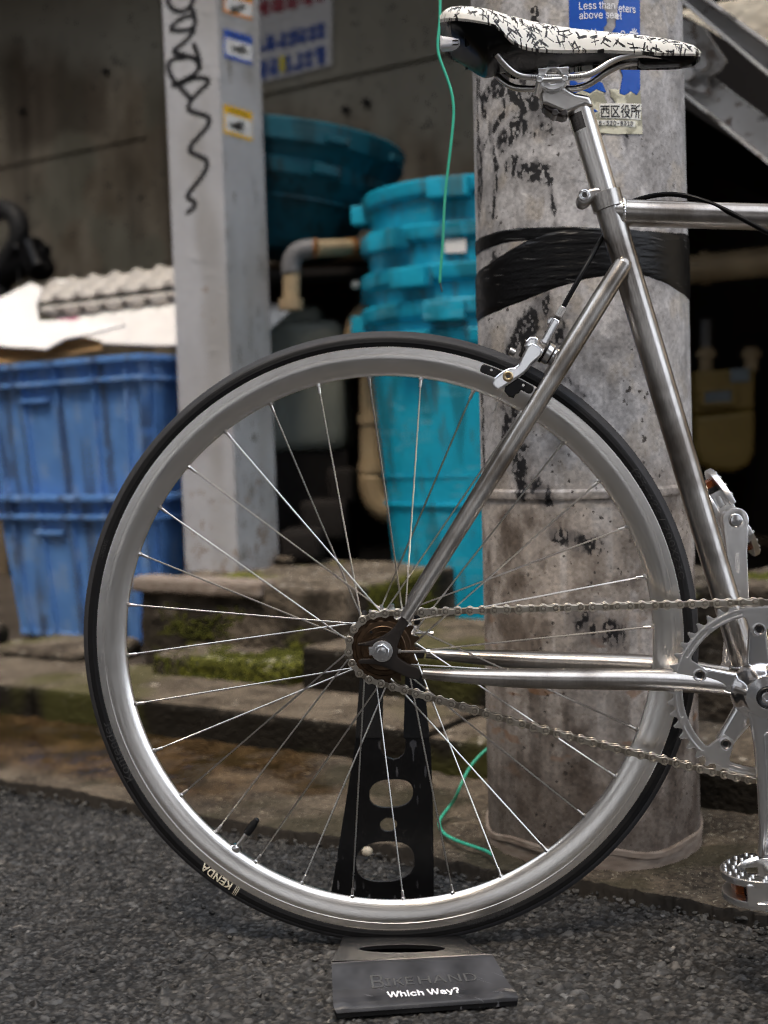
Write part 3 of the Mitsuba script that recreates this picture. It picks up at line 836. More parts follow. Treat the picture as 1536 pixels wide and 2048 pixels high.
def wrap(poly, off, th=.0006, step=.012):
    """A flat shape (arc, height) laid on the pole."""
    v, f = extr(poly, 0, th)
    v, f = trimesh.remesh.subdivide_to_size(v, f, step)
    m = trimesh.Trimesh(v, f, process=False); m.merge_vertices(digits_vertex=7)
    v, f = np.array(m.vertices), np.array(m.faces)
    R = prad(v[:, 1]) + off + v[:, 2]; a = v[:, 0] / PR
    return np.stack([PC[0] + R * np.sin(a), PC[1] - R * np.cos(a), v[:, 1]], 1), f


def pole_text(text, x, y, cap, off, mat, parent, bold=False, wide=1.0):
    m = meshkit.text_mesh(text, cap, .0004, bold)
    a, z = polept(x, y)
    v = np.array(m.vertices); v[:, 0] = v[:, 0] * wide + a; v[:, 1] += z
    R = prad(v[:, 1]) + off + v[:, 2]; th = v[:, 0] / PR
    put('lettering', (np.stack([PC[0] + R * np.sin(th), PC[1] - R * np.cos(th), v[:, 1]], 1), np.array(m.faces)), mat, parent=parent, smooth=False)


# tape: upper and lower edge given by points on the pole
def band(top, bot, off, name, label):
    ta = np.array([polept(*p) for p in top]); ba = np.array([polept(*p) for p in bot])
    a0, a1 = max(ta[0, 0], ba[0, 0]), min(ta[-1, 0], ba[-1, 0])
    aa = np.linspace(a0, a1, 90)
    zt = np.interp(aa, ta[:, 0], ta[:, 1]); zb = np.interp(aa, ba[:, 0], ba[:, 1])
    sm = lambda q: np.convolve(np.pad(q, 4, mode='edge'), np.ones(9) / 9, 'valid')
    zt, zb = sm(zt) + .0012 * (meshkit.noise(np.c_[aa * 90, aa * 0, aa * 0]) - .5), sm(zb) + .0012 * (meshkit.noise(np.c_[aa * 90, aa * 0 + 4, aa * 0]) - .5)
    w = np.linspace(0, 1, 14)
    Z = zb[:, None] + (zt - zb)[:, None] * w
    wr = .0006 * (meshkit.fbm(np.stack([np.broadcast_to(aa[:, None], Z.shape) * 14, Z * 130, Z * 0], -1), 3, 5) - .3)
    R = np.broadcast_to(prad(Z) + off, Z.shape) + wr
    R = R.copy(); R[:, 0] -= off; R[:, -1] -= off
    v = np.stack([PC[0] + R * np.sin(aa / PR)[:, None], PC[1] - R * np.cos(aa / PR)[:, None], Z], -1)
    put(name, (v.reshape(-1, 3), quads(len(aa), 14)), 'tape', parent='utility_pole', smooth=True, label=label)


band([(936, 486), (970, 471), (1010, 459), (1060, 454), (1120, 453), (1200, 455), (1290, 462), (1340, 466), (1378, 470)],
     [(936, 514), (975, 498), (1010, 484), (1060, 480), (1120, 480), (1200, 490), (1290, 520), (1340, 540), (1378, 556)], .0010, 'tape_band', 'narrow upper band of black tape')
band([(936, 552), (960, 540), (985, 524), (1010, 505), (1050, 484), (1085, 462), (1120, 457), (1200, 458), (1290, 465), (1340, 469), (1378, 473)],
     [(936, 646), (980, 630), (1040, 605), (1110, 577), (1180, 556), (1240, 546), (1290, 551), (1330, 565), (1360, 585), (1380, 604)], .0020, 'tape_band', 'wide lower band of wrinkled black tape')

# torn blue notice with its cream foot
NOT = 'utility_pole__notice'


def PP(pts): return Polygon([polept(*p) for p in pts])
def ragged(poly, seed, amp=.0022):
    r = np.random.default_rng(seed)
    p = poly.segmentize(.006)
    return Polygon([(x + r.normal(0, amp * .5), y + r.normal(0, amp * .5)) for x, y in list(p.exterior.coords)[:-1]]).buffer(0)


blue = PP([(1134, -260), (1281, -260), (1281, 178), (1274, 190), (1262, 182), (1250, 190), (1238, 186), (1226, 178), (1218, 186), (1205, 183), (1193, 178), (1180, 186), (1165, 180), (1150, 186), (1140, 183)])
tear = unary_union([ragged(PP([(1212, -20), (1240, -5), (1236, 30), (1228, 62), (1240, 84), (1236, 120), (1246, 150), (1238, 184), (1250, 200), (1212, 200), (1212, 178), (1200, 160), (1206, 120), (1212, 92), (1206, 60), (1218, 32), (1206, 12)]), 1),
                    ragged(PP([(1150, 130), (1184, 128), (1190, 142), (1176, 162), (1155, 168), (1146, 150)]), 2)])
blue = blue.difference(tear)
put('notice', wrap(blue, .0008), 'sign_blue', parent='utility_pole', smooth=True, label='torn blue notice with white lettering and a wavy lower edge')
cream = PP([(1140, 181), (1282, 181), (1286, 268), (1230, 268), (1145, 262)]).difference(ragged(PP([(1205, 178), (1222, 178), (1226, 200), (1236, 214), (1208, 216), (1212, 200)]), 4)).difference(blue.buffer(.0004))
put('foot', wrap(cream, .0006), 'sign_cream', parent=NOT, smooth=True, label='stained cream paper below the blue')
put('strip', wrap(PP([(1198, 207), (1283, 208), (1281, 240), (1200, 236)]), .0014, .0005), 'sign_white', parent=NOT, smooth=True)
put('strip', wrap(PP([(1190, 240), (1272, 243), (1270, 254), (1190, 250)]), .0012, .0005), 'sign_white', parent=NOT, smooth=True)
put('arrow', wrap(PP([(1180, 214), (1196, 222), (1180, 228)]), .0012), 'sign_blue', parent=NOT, smooth=True)
pole_text('Less than', 1157, 19, .0088, .0016, 'white_ink', NOT, wide=.84)
pole_text('eters', 1237, 23, .0088, .0016, 'white_ink', NOT, wide=.84)
pole_text('above sea', 1158, 38, .0088, .0016, 'white_ink', NOT, wide=.84)
pole_text('el', 1231, 38, .0088, .0016, 'white_ink', NOT, wide=.84)
pole_text('2.5', 1240, 77, .0095, .0016, 'white_ink', NOT)
pole_text('5-320-8310', 1197, 250.5, .0050, .0020, 'black_ink', NOT, wide=1.02)
GL = {'nishi': [[(.04, .9), (.96, .9)], [(.1, .04), (.1, .68), (.9, .68), (.9, .04)], [(.1, .07), (.9, .07)], [(.38, .9), (.37, .6), (.24, .32)], [(.62, .9), (.62, .42), (.8, .36)]],
      'ku': [[(.93, .9), (.1, .9), (.1, .08), (.96, .08)], [(.76, .76), (.52, .45), (.25, .2)], [(.3, .72), (.55, .45), (.8, .2)]],
      'yaku': [[(.3, .95), (.08, .72)], [(.34, .7), (.05, .42)], [(.22, .55), (.22, .02)], [(.52, .92), (.52, .72), (.42, .54)], [(.52, .92), (.78, .92), (.78, .62), (.95, .6)], [(.45, .46), (.85, .46), (.7, .2), (.4, .02)], [(.5, .4), (.7, .17), (.96, .02)]],
      'sho': [[(.05, .9), (.48, .9)], [(.1, .48), (.44, .48), (.44, .72), (.1, .72), (.1, .35), (.03, .05)], [(.92, .95), (.58, .82), (.58, .4), (.5, .05)], [(.58, .55), (.98, .55)], [(.8, .55), (.8, .02)]],
      'umi': [[(.1, .88), (.2, .78)], [(.04, .6), (.15, .52)], [(.06, .06), (.2, .34)], [(.42, .96), (.32, .74)], [(.38, .82), (.92, .82)], [(.43, .66), (.86, .66), (.82, .1), (.36, .1), (.43, .66)], [(.28, .38), (.98, .38)], [(.63, .66), (.6, .1)]],
      'nuki': [[(.05, .75), (.35, .75)], [(.22, .96), (.22, .06), (.12, .12)], [(.04, .4), (.36, .5)], [(.42, .74), (.95, .74)], [(.62, .96), (.6, .6), (.4, .05)], [(.6, .5), (.88, .5), (.68, .2), (.45, .02)], [(.6, .42), (.95, .04)]],
      'mei': [[(.5, .97), (.5, .02)], [(.05, .55), (.95, .55)], [(.25, .9), (.36, .66)], [(.76, .9), (.64, .66)], [(.47, .55), (.1, .1)], [(.53, .55), (.92, .1)]]}


def glyph(g, x0, y0, x1, y1, off, mat, parent, w=.045):
    a, b = polept(x0, y1), polept(x1, y0)
    p = affinity.affine_transform(strokes(GL[g], w), [b[0] - a[0], 0, 0, b[1] - a[1], a[0], a[1]])
    put('lettering', wrap(p, off, .0004, .01), mat, parent=parent, smooth=False)


for k, g in enumerate(('nishi', 'ku', 'yaku', 'sho')):
    x0 = 1201 + k * 20.3; glyph(g, x0, 210, x0 + 18.5, 235, .0020, 'black_ink', NOT, .048)
glyph('umi', 1159, 57, 1177, 77, .0016, 'white_ink', NOT); glyph('nuki', 1180, 57, 1198, 77, .0016, 'white_ink', NOT); glyph('mei', 1262, 57, 1277, 77, .0016, 'white_ink', NOT)

# ================================================================== STEEL COLUMN with graffiti and stickers
thing('steel_column', 'grey painted square steel column with black graffiti and three small stickers', 'column')
CS0, CS1, CT0, CT1 = -1.312, -1.148, 1.16, 1.318
put('shaft', stv(bx((CS0, CT0, .245), (CS1, CT1, 3.2), .006)), 'column_paint', parent='steel_column')
GR = [[(333, -6), (340, 14), (355, 24), (373, 22), (385, 6), (388, -8)], [(380, 15), (392, 30), (362, 35), (338, 58), (352, 62), (378, 61), (392, 50), (388, 30)],
      [(388, 62), (370, 85), (342, 104), (365, 109), (393, 118), (401, 135)], [(388, 90), (397, 112), (401, 132), (388, 150), (362, 163), (345, 171)],
      [(370, 116), (348, 117), (334, 128), (344, 158), (368, 182), (383, 200)], [(383, 200), (400, 181), (419, 165), (413, 156), (390, 155), (362, 168), (345, 172)],
      [(383, 200), (373, 219), (395, 227), (416, 232), (421, 246), (400, 270), (374, 300), (395, 311), (414, 319), (415, 337), (395, 365), (374, 390), (377, 398), (389, 402), (390, 414), (375, 425)]]
def chaikin(p, n=2):
    p = np.asarray(p, float)
    for _ in range(n):
        q = np.empty((2 * len(p) - 2, 2)); q[0::2] = .75 * p[:-1] + .25 * p[1:]; q[1::2] = .25 * p[:-1] + .75 * p[1:]
        p = np.vstack([p[:1], q, p[-1:]])
    return p


gp = []
for g in GR:
    c = chaikin([wt(x, y, CT0) for x, y in g])
    c = c[np.r_[True, np.linalg.norm(np.diff(c, axis=0), axis=1) > 1e-5]]
    for k in range(len(c) - 1):
        d = c[k + 1] - c[k]; sl = abs(d[1]) / (np.hypot(*d) + 1e-9)
        gp.append(LineString([tuple(c[k]), tuple(c[k + 1])]).buffer(.0048 + .0020 * sl, quad_segs=4))
gp = unary_union(gp)
put('graffiti', toST(extr(gp, -.0009, .0004), CT0), 'black_ink', parent='steel_column', smooth=False, label='black looping graffiti line on the front face')


def side(x, y):                              # (t, z) on the column's right face
    p = onplane(x, y, US, CS1); return (p @ NT, p[2])


def side_put(name, pts, o0, o1, mat, parent='steel_column', label=None, poly=None):
    v, f = extr(Polygon([side(*p) for p in pts]) if poly is None else poly, o0, o1)
    return put(name, ((v[:, 2:3] + CS1) * US + v[:, :1] * NT + v[:, 1:2] * ZZ, f), mat, parent=parent, smooth=False, label=label)


for (y0, y1, mt, lab, sd) in ((-22, 24, 'sticker_orange', 'orange and white sticker, topmost', 1), (57, 114, 'sticker_blue', 'blue and white sticker, middle', 2), (208, 266, 'sticker_yellow', 'yellow and white sticker, lowest', 3)):
    h = y1 - y0; x0, x1, dy = 447, 504, 17
    k = side_put('sticker', [(x0, y0), (x1, y0 + dy), (x1, y1 + dy), (x0, y1)], .0004, .0011, mt, label=lab)
    side_put('field', [(x0 + 3, y0 + .30 * h), (x1 - 1, y0 + .30 * h + dy), (x1 - 1, y1 + dy - .12 * h), (x0 + 3, y1 - .12 * h)], .0011, .0015, 'sticker_white', parent=k)
    r = np.random.default_rng(sd)
    ln = [[side(x0 + 8 + 42 * r.uniform(), y0 + h * r.uniform(.42, .8) + 10) for _ in range(5)] for _ in range(2)]
    side_put('scribble', None, .0015, .0019, 'black_ink', parent=k, poly=unary_union([LineString(l).buffer(.0022) for l in ln]))
    side_put('heading', None, .0011, .0016, 'black_ink', parent=k, poly=unary_union([LineString([side(x0 + 12 + q * 8, y0 + .12 * h + q * 2.2 + 3), side(x0 + 15 + q * 8, y0 + .21 * h + q * 2.2 + 4)]).buffer(.0018) for q in range(5)]))

# ================================================================== THINGS BEHIND
# poster on the wall
thing('poster', 'white paper notice with red and blue printed lines on the concrete wall', 'poster')
pq = [wt(x, y, 2.294) for x, y in ((468, -60), (665, -110), (664, 131), (470, 178))]
put('sheet', toST(extr(Polygon([tuple(q) for q in pq]), -.004, 0), 2.296), 'poster_paper', parent='poster', smooth=False)
r_ = np.random.default_rng(4)


def pseudo_row(x0, x1, ya, yb, n, mat):
    """A row of characters too blurred to read: short crossing strokes."""
    ln = []
    for k in range(n):
        cx = x0 + (x1 - x0) * (k + .5) / n; w = (x1 - x0) / n * .36
        slope = (130 - 165) / 145
        for q in range(5):
            o = r_.uniform(-1, 1, 4); yy = (ya + yb) / 2 + (cx - x0) * slope
            hh = (yb - ya) / 2
            a, b = ((cx - w, yy + o[0] * hh), (cx + w, yy + o[0] * hh - w * .2)) if q % 2 else ((cx + o[1] * w, yy - hh), (cx + o[1] * w, yy + hh))
            ln.append([tuple(wt(*a, 2.292)), tuple(wt(*b, 2.292))])
    put('print', toST(extr(unary_union([LineString(l).buffer(.0055) for l in ln]), -.003, 0), 2.292), mat, parent='poster', smooth=False)


pseudo_row(512, 655, 6, 32, 5, 'poster_red'); pseudo_row(512, 652, 80, 106, 7, 'poster_blue'); pseudo_row(512, 652, 127, 158, 6, 'poster_blue')
s0, z0 = wt(566, 125, 2.291); put('print', toST(extr(sbox(s0 - .012, z0 - .03, s0 + .012, z0 + .02), -.003, 0), 2.290), 'poster_yellow', parent='poster', smooth=False)


# blue stacking containers
def container(s0, s1, t0, t1, z0, z1, label):
    c = thing('storage_container', label, 'container', 'blue containers stacked left of the column')
    tp = .032                                # taper per side
    def loop(k, inset=0.0):                  # k: 0 bottom .. 1 top
        d = tp * (1 - k) + inset
        return [(s0 + d, t0 + d), (s1 - d, t0 + d), (s1 - d, t1 - d), (s0 + d, t1 - d)]
    h = z1 - z0
    ks = [(0, 0), (1, 0), (1, .006), (.03, .006)]
    v = []
    for k, i in ks: v += [(x, y, z0 + .012 + (h - .012) * k) for x, y in loop(k, i)]
    f = quads(4, 4, False, True)
    f = np.vstack([f, [[0, 2, 1], [0, 3, 2], [12, 13, 14], [12, 14, 15]]])
    put('body', stv((np.array(v, float), f)), 'blue_plastic', parent=c, smooth=False)
    # rims round the top: upper lip and second flange with ribs between
    for za, zb, o in ((z1 - .016, z1, .016), (z1 - .062, z1 - .050, .013), (z0, z0 + .014, -.004)):
        k = (za - z0) / h; d = tp * (1 - k)
        ou = sbox(s0 + d - o, t0 + d - o, s1 - d + o, t1 - d + o).buffer(.008, quad_segs=3); inn = sbox(s0 + d + .004, t0 + d + .004, s1 - d - .004, t1 - d - .004)
        v, ff = extr(ou.difference(inn), za, zb, .003)
        put('rim', stv((v, ff)), 'blue_plastic', parent=c, smooth=35)
    ribs = []
    for k, (fs, tall) in enumerate(((.10, 1), (.30, 1), (.52, 1), (.74, 1), (.93, 1))):
        for z_a, z_b in ((z0 + .014, z1 - .055), (z1 - .052, z1 - .010)):
            ka, kb = (z_a - z0) / h, (z_b - z0) / h
            da, db = tp * (1 - ka), tp * (1 - kb)
            sa = s0 + da + fs * (s1 - s0 - 2 * da); sb = s0 + db + fs * (s1 - s0 - 2 * db)
            o = .010; w = .004
            v = np.array([(sa - w, t0 + da - o, z_a), (sa + w, t0 + da - o, z_a), (sa + w, t0 + da + .004, z_a), (sa - w, t0 + da + .004, z_a), (sb - w, t0 + db - o, z_b), (sb + w, t0 + db - o, z_b), (sb + w, t0 + db + .004, z_b), (sb - w, t0 + db + .004, z_b)])
            put('rib', stv((v, bx((0, 0, 0), (1, 1, 1))[1])) if False else stv(hexa(v)), 'blue_plastic', parent=c, smooth=False)
            tsa = t0 + da + fs * (t1 - t0 - 2 * da); tsb = t0 + db + fs * (t1 - t0 - 2 * db)
            v = np.array([(s1 - da + o, tsa - w, z_a), (s1 - da + o, tsa + w, z_a), (s1 - da - .004, tsa + w, z_a), (s1 - da - .004, tsa - w, z_a), (s1 - db + o, tsb - w, z_b), (s1 - db + o, tsb + w, z_b), (s1 - db - .004, tsb + w, z_b), (s1 - db - .004, tsb - w, z_b)])
            if k in (0, 2, 4): put('rib', stv(hexa(v)), 'blue_plastic', parent=c, smooth=False)
    # grip: a lipped slot in the front
    gs = (s0 + s1) / 2 - .07; dz = tp * (1 - (z1 - .098 - z0) / h)
    put('grip', stv(bx((gs - .055, t0 + dz - .016, z1 - .102), (gs + .05, t0 + dz + .004, z1 - .092), .002)), 'blue_plastic', parent=c)
    return c


def hexa(v):
    q = np.array([[0, 3, 2, 1], [4, 5, 6, 7], [0, 1, 5, 4], [1, 2, 6, 5], [2, 3, 7, 6], [3, 0, 4, 7]])
    return v, np.vstack([q[:, [0, 1, 2]], q[:, [0, 2, 3]]])


container(-1.905, -1.375, 1.10, 1.48, .066, .438, 'grimy blue plastic container, the lower of the two stacked left of the column')
container(-1.955, -1.365, 1.085, 1.50, .405, .775, 'grimy blue plastic container, the upper of the two, heaped with cardboard')

# flattened cardboard leaning on the upper container
SL = math.radians(38)
E0 = np.array([math.cos(SL), math.sin(SL)])  # up the slope: (t, z)
NS = -math.sin(SL) * NT + math.cos(SL) * ZZ  # the slope's normal
P0 = L(0, 1.075, wt(180, 690, 1.075)[1])


def slope_pt(x, y, lift=0.0):                # (s, distance up the slope) seen at a point of the photograph
    p = onplane(x, y, NS, NS @ P0 + lift)
    return (p @ US, (p - P0) @ (E0[0] * NT + E0[1] * ZZ))


def slope_mesh(m, lift=0.0):
    v, f = m
    return v[:, :1] * US + v[:, 1:2] * (E0[0] * NT + E0[1] * ZZ) + (v[:, 2:3] + lift) * NS + (P0 - (P0 @ US) * US), f


def flap(pts, lift, seed):
    poly = Polygon([slope_pt(*p, lift) for p in pts])
    v, f = extr(poly, -.0025, .0025)
    v, f = trimesh.remesh.subdivide_to_size(v, f, .03)
    m = trimesh.Trimesh(v, f, process=False); m.merge_vertices(digits_vertex=6); v, f = np.array(m.vertices), np.array(m.faces)
    v[:, 2] += .014 * (meshkit.fbm(np.c_[v[:, :2] * 5, v[:, :1] * 0], 2, seed) - .5)
    return slope_mesh((v, f), lift)


thing('cardboard_sheet', 'flattened white cardboard box leaning over the upper blue container', 'cardboard')
put('flap', flap([(-80, 640), (0, 596), (62, 566), (84, 575), (73, 612), (78, 642), (250, 648), (180, 668), (128, 679), (91, 700), (0, 691), (-80, 690)], .016, 1), 'card_white', parent='cardboard_sheet', smooth=30)
put('flap', flap([(110, 668), (105, 630), (110, 560), (345, 560), (520, 600), (583, 617), (536, 662), (450, 690), (346, 692), (203, 687), (167, 679)], -.175, 2), 'card_white', parent='cardboard_sheet', smooth=30)
v0 = slope_pt(128, 684, -.02); v1 = slope_pt(205, 700, -.02)
put('inner_flap', flap([(-80, 690), (60, 670), (128, 668), (204, 684), (203, 699), (120, 712), (-80, 732)], -.022, 3), 'card_brown', parent='cardboard_sheet', smooth=30, label='bare brown inside of the cardboard')
a = slope_pt(112, 642, -.16); b = slope_pt(146, 648, -.16)
put('print', slope_mesh(extr(unary_union([LineString([(a[0] + (b[0] - a[0]) * k / 5, a[1] - .006), (a[0] + (b[0] - a[0]) * (k + .5) / 5, a[1] + .006)]).buffer(.004) for k in range(5)]), -.163, -.161), .0), 'red_print', parent='cardboard_sheet', smooth=False, label='blurred pink print')


# egg tray
def egg_tray(label, lift, px0, px1, pxb, seed):
    fl = slope_pt(*px0, lift); fr = slope_pt(*px1, lift); bk = slope_pt(*pxb, lift)
    W, Dp = fr[0] - fl[0], bk[1] - fl[1]
    nx = 7; pitch = W / nx; q = lambda c, k: (.5 + .5 * np.cos(c)) ** k
    gx = np.linspace(0, W, nx * 14 + 1); gy = np.linspace(0, Dp, 40)
    X, Y = np.meshgrid(gx, gy, indexing='ij')
    H = .020 * q(2 * np.pi * X / pitch, 1.8) * (.93 + .07 * q(2 * np.pi * Y / .023, 1))
    H += .0012 * (meshkit.fbm(np.stack([X * 60, Y * 60, X * 0], -1), 3, seed) - .5)
    ny = 1; pitchy = Dp
    edge = np.minimum(np.minimum(X, W - X), np.minimum(Y, Dp - Y))
    H = H * np.clip(edge / .006, .25, 1)
    top = np.stack([X + fl[0], Y + fl[1], H + .016], -1).reshape(-1, 3); lo = top - [0, 0, .003]
    k = len(top); f = quads(len(gx), len(gy))
    v = np.vstack([top, lo]); fs = [f, f[:, ::-1] + k]
    nyy = len(gy); idx = np.r_[np.arange(len(gx)) * nyy, (len(gx) - 1) * nyy + np.arange(1, nyy), np.arange(len(gx) - 2, -1, -1) * nyy + nyy - 1, np.arange(nyy - 2, 0, -1)]
    j = np.roll(idx, -1); fs.append(np.vstack([np.stack([idx, idx + k, j + k], 1), np.stack([idx, j + k, j], 1)]))
    return put('egg_tray', slope_mesh((v, np.vstack(fs)), lift), 'egg_pulp', smooth=40, label=label, cat_='egg tray', group='moulded pulp egg trays on the cardboard')


egg_tray('grey pulp egg tray lying upright on the cardboard, the upper of two', -.140, (76, 614), (348, 622), (92, 578), 1)
cups = []
fl_, fr_ = slope_pt(80, 624, -.15), slope_pt(350, 630, -.15)
for k in range(7):
    for j in range(2):
        m = trimesh.creation.icosphere(2, 1.0); w = (fr_[0] - fl_[0]) / 7
        cups.append((m.vertices * [w * .40, .016, .018] + [fl_[0] + (k + .5) * w, fl_[1] + .004 + j * .045, -.004], np.array(m.faces)))
rim_ = roundbox((fl_[0], fl_[1] - .003, .004), (fr_[0], fl_[1] + .06, .009), .002, .02)
put('egg_tray', slope_mesh(cat(rim_, *cups), -.15), 'egg_pulp', smooth=40, label='grey pulp egg tray, the lower of two, only its cups showing', cat_='egg tray', group='moulded pulp egg trays on the cardboard')

# dark bicycle handlebar at the left edge
hb = thing('parked_bicycle', 'black glossy handlebar and stem of a bicycle parked at the left edge', 'bicycle')
HB = lambda x, y, d=0: onplane(x, y, NT, 1.75 + d)
put('handlebar', tube(spl([HB(-60, 470), HB(-20, 430), HB(10, 420), HB(35, 440), HB(38, 475), HB(18, 515), HB(4, 560), HB(14, 640), HB(22, 760)], 40), .034, 14), 'rubber', parent=hb, smooth=True)
put('brake_hood', cat(rod(HB(0, 560), HB(70, 520), .040, 16, .012), rod(HB(30, 530), HB(95, 500, -.03), .020, 12, .006)), 'gloss_black', parent=hb, smooth=True)
put('lamp', rod(HB(62, 492, -.02), HB(86, 545, -.05), .044, 18, .010), 'gloss_black', parent=hb, smooth=40)
put('bell', revolve([(.0, .02), (.014, .018), (.020, .010), (.021, 0), (.0, 0)], 20, axis='z', c=tuple(HB(34, 500, -.02))), 'gloss_black', parent=hb, smooth=40)
put('cable', tube(spl([HB(40, 520, -.03), HB(58, 560, -.05), HB(70, 545, -.05), HB(60, 590, 0), HB(30, 700, 0)], 24), .004, 8), 'black_plastic', parent=hb, smooth=True)
put('stem', rod(HB(20, 700), HB(26, 1150, .1), .018, 12), 'gloss_black', parent=hb, smooth=True)


# teal tubs
def tub_profile(R, Rb, h, lip=.014, th=.004):
    return [(0, 0), (Rb - .012, 0), (Rb, .010), (R - .012, h - .045), (R - .010, h - .040), (R + .002, h - .036), (R + .006, h - .030), (R + .008, h - .004), (R + .004, h), (R - .006, h), (R - .010, h - .006), (R - .018, h - .05), (Rb - .006, .014), (0, .010)]


BC = np.array([.118, 1.775])


def tub(z0, R, Rb, h, turn, label, grips=8):
    c = thing('tub', label, 'tub', 'nested teal tubs left of the pole')
    dx = .006 * math.sin(turn * 3)
    put('body', revolve(tub_profile(R, Rb, h), 72, axis='z', c=(BC[0] + dx, BC[1], z0)), 'teal_plastic', parent=c, smooth=35)
    for k in range(4):
        a = math.radians(turn + 90 * k)
        w = .047
        v, f = bx((-w, R - .018, h - .052), (w, R + .034, h - .004), .006)
        ca, sa = math.cos(a), math.sin(a)
        v = np.stack([v[:, 0] * ca - v[:, 1] * sa + BC[0] + dx, v[:, 0] * sa + v[:, 1] * ca + BC[1], v[:, 2] + z0], 1)
        put('grip', (v, f), 'teal_plastic', parent=c)
    for zf in (.45,):
        R2 = Rb + (R - Rb) * zf
        put('hoop', revolve([(R2 - .012, h * zf - .004), (R2 + .003, h * zf - .003), (R2 + .003, h * zf + .003), (R2 - .012, h * zf + .004)], 72, axis='z', c=(BC[0] + dx, BC[1], z0)), 'teal_plastic', parent=c)
    return c


H0 = .735
for k, (zr_, tn, nm) in enumerate(((.800, 150, 'lowest of five, standing on the floor'), (.868, 167, 'second from below'), (.948, 150, 'third from below, in the middle'), (1.040, 136, 'second from the top'), (1.140, 168, 'topmost of five'))):
    tub(zr_ - H0, .268 + .002 * (k == 4), .203, H0, tn, f'teal plastic tub in the nested stack, {nm}')
p0 = at(900, 480, 1.50); p1 = at(930, 505, 1.50)
lab_a = [(math.atan2(x, 1) * 1.0, z) for x, z in ((0, 0),)]


def on_tub(x, y, R):
    d = ray(x, y); o = CAM[:2] - BC; a = d[:2] @ d[:2]; b = 2 * o @ d[:2]; cc = o @ o - R * R
    k = (-b - math.sqrt(max(b * b - 4 * a * cc, 0))) / (2 * a); return CAM + d * k


q4 = np.array([on_tub(x, y, .262) for x, y in ((889, 478), (932, 477), (932, 505), (889, 506))])
put('sticker', (np.vstack([q4, q4 - np.array([0, .004, 0])]), np.array([[0, 1, 2], [0, 2, 3], [4, 6, 5], [4, 7, 6], [0, 4, 5], [0, 5, 1], [1, 5, 6], [1, 6, 2], [2, 6, 7], [2, 7, 3], [3, 7, 4], [3, 4, 0]])), 'sticker_white', parent='tub_003', smooth=False, label='small white sticker')

# big tub high up behind, shade put into its colour
bt = thing('tub', 'big teal tub, shade put into its colour, set tilted on a shelf, behind the column', 'tub')
bc = at(585, 300, 2.02)
prof = [(0, -.27), (.15, -.27), (.17, -.255), (.285, -.05), (.292, -.045), (.300, -.035), (.302, .012), (.296, .018), (.286, .016), (.275, -.05), (.155, -.25), (0, -.25)]
put('body', rot(revolve(prof, 72, axis='z', c=tuple(bc)), [0, 1, 0], 8, bc), 'teal_shaded', parent=bt, smooth=35)
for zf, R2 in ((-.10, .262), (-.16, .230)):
    put('hoop', rot(revolve([(R2 - .01, zf - .006), (R2 + .006, zf - .004), (R2 + .006, zf + .004), (R2 - .01, zf + .006)], 72, axis='z', c=tuple(bc)), [0, 1, 0], 8, bc), 'teal_shaded', parent=bt)
for a in (200, 250, 300, 340):
    ca, sa = math.cos(math.radians(a)), math.sin(math.radians(a)); v, f = bx((-.03, .285, -.032), (.03, .312, -.012), .004)
    v = np.stack([-v[:, 0] * sa + v[:, 1] * ca, v[:, 0] * ca + v[:, 1] * sa, v[:, 2]], 1) + bc
    put('grip', rot((v, f), [0, 1, 0], 8, bc), 'teal_shaded', parent=bt)
bt2 = thing('tub', 'second teal tub, shade put into its colour, nested under the big tilted one, its rim showing below', 'tub')
bc2 = bc + np.array([-.012, 0, -.082])
put('body', rot(revolve([(0, -.20), (.14, -.20), (.155, -.19), (.262, -.04), (.270, -.034), (.276, -.026), (.278, .006), (.272, .012), (.262, .010), (.254, -.05), (.14, -.185), (0, -.185)], 72, axis='z', c=tuple(bc2)), [0, 1, 0], 8, bc), 'teal_shaded', parent=bt2, smooth=35)
for a in (215, 262, 300, 335):
    ca, sa = math.cos(math.radians(a)), math.sin(math.radians(a)); v, f = bx((-.035, .262, -.024), (.035, .292, .004), .004)
    v = np.stack([-v[:, 0] * sa + v[:, 1] * ca, v[:, 0] * ca + v[:, 1] * sa, v[:, 2]], 1) + bc2
    put('grip', rot((v, f), [0, 1, 0], 8, bc), 'teal_shaded', parent=bt2)
sh = thing('shelf', 'dark steel shelf under the big teal tub', 'shelf')
put('board', bx(at(545, 545, 1.9) * [1, 1, 1] + [-.20, -.05, -.02], at(545, 545, 1.9) + [.42, .42, .0], .003), 'room_dark', parent=sh)
for dx in (-.17, .39):
    put('leg', bx(np.array([bc[0] + dx - .02, 2.2, .05]), np.array([bc[0] + dx + .02, 2.24, at(545, 545, 1.9)[2] - .02])), 'room_dark', parent=sh)

# pipework
pp = thing('drain_pipe', 'grey elbow and beige plastic drain pipe between the tubs', 'pipe')
PY = 1.70
G = lambda x, y: at(x, y, PY + .0017 * max(0, x - 640))
put('riser', tube([G(583, 600), G(583, 545)], .021, 18), 'pipe_beige', parent=pp, smooth=40)
put('collar', tube([G(582, 620), G(582, 598)], [.030, .030], 18), 'pipe_beige', parent=pp, smooth=40)
put('elbow', tube(spl([G(583, 548), G(583, 524), G(592, 507), G(610, 499), G(632, 497)], 20), .0235, 18), 'pipe_grey', parent=pp, smooth=True)
put('rust_ring', tube([G(628, 497), G(634, 497)], .0245, 18), 'rust_band', parent=pp, smooth=40)
put('cross_pipe', tube([G(630, 497), G(660, 496), G(700, 495)], .0205, 18), 'pipe_beige', parent=pp, smooth=40)
put('rust_ring', tube([G(697, 495), G(706, 495)], .0245, 18), 'rust_band', parent=pp, smooth=40)
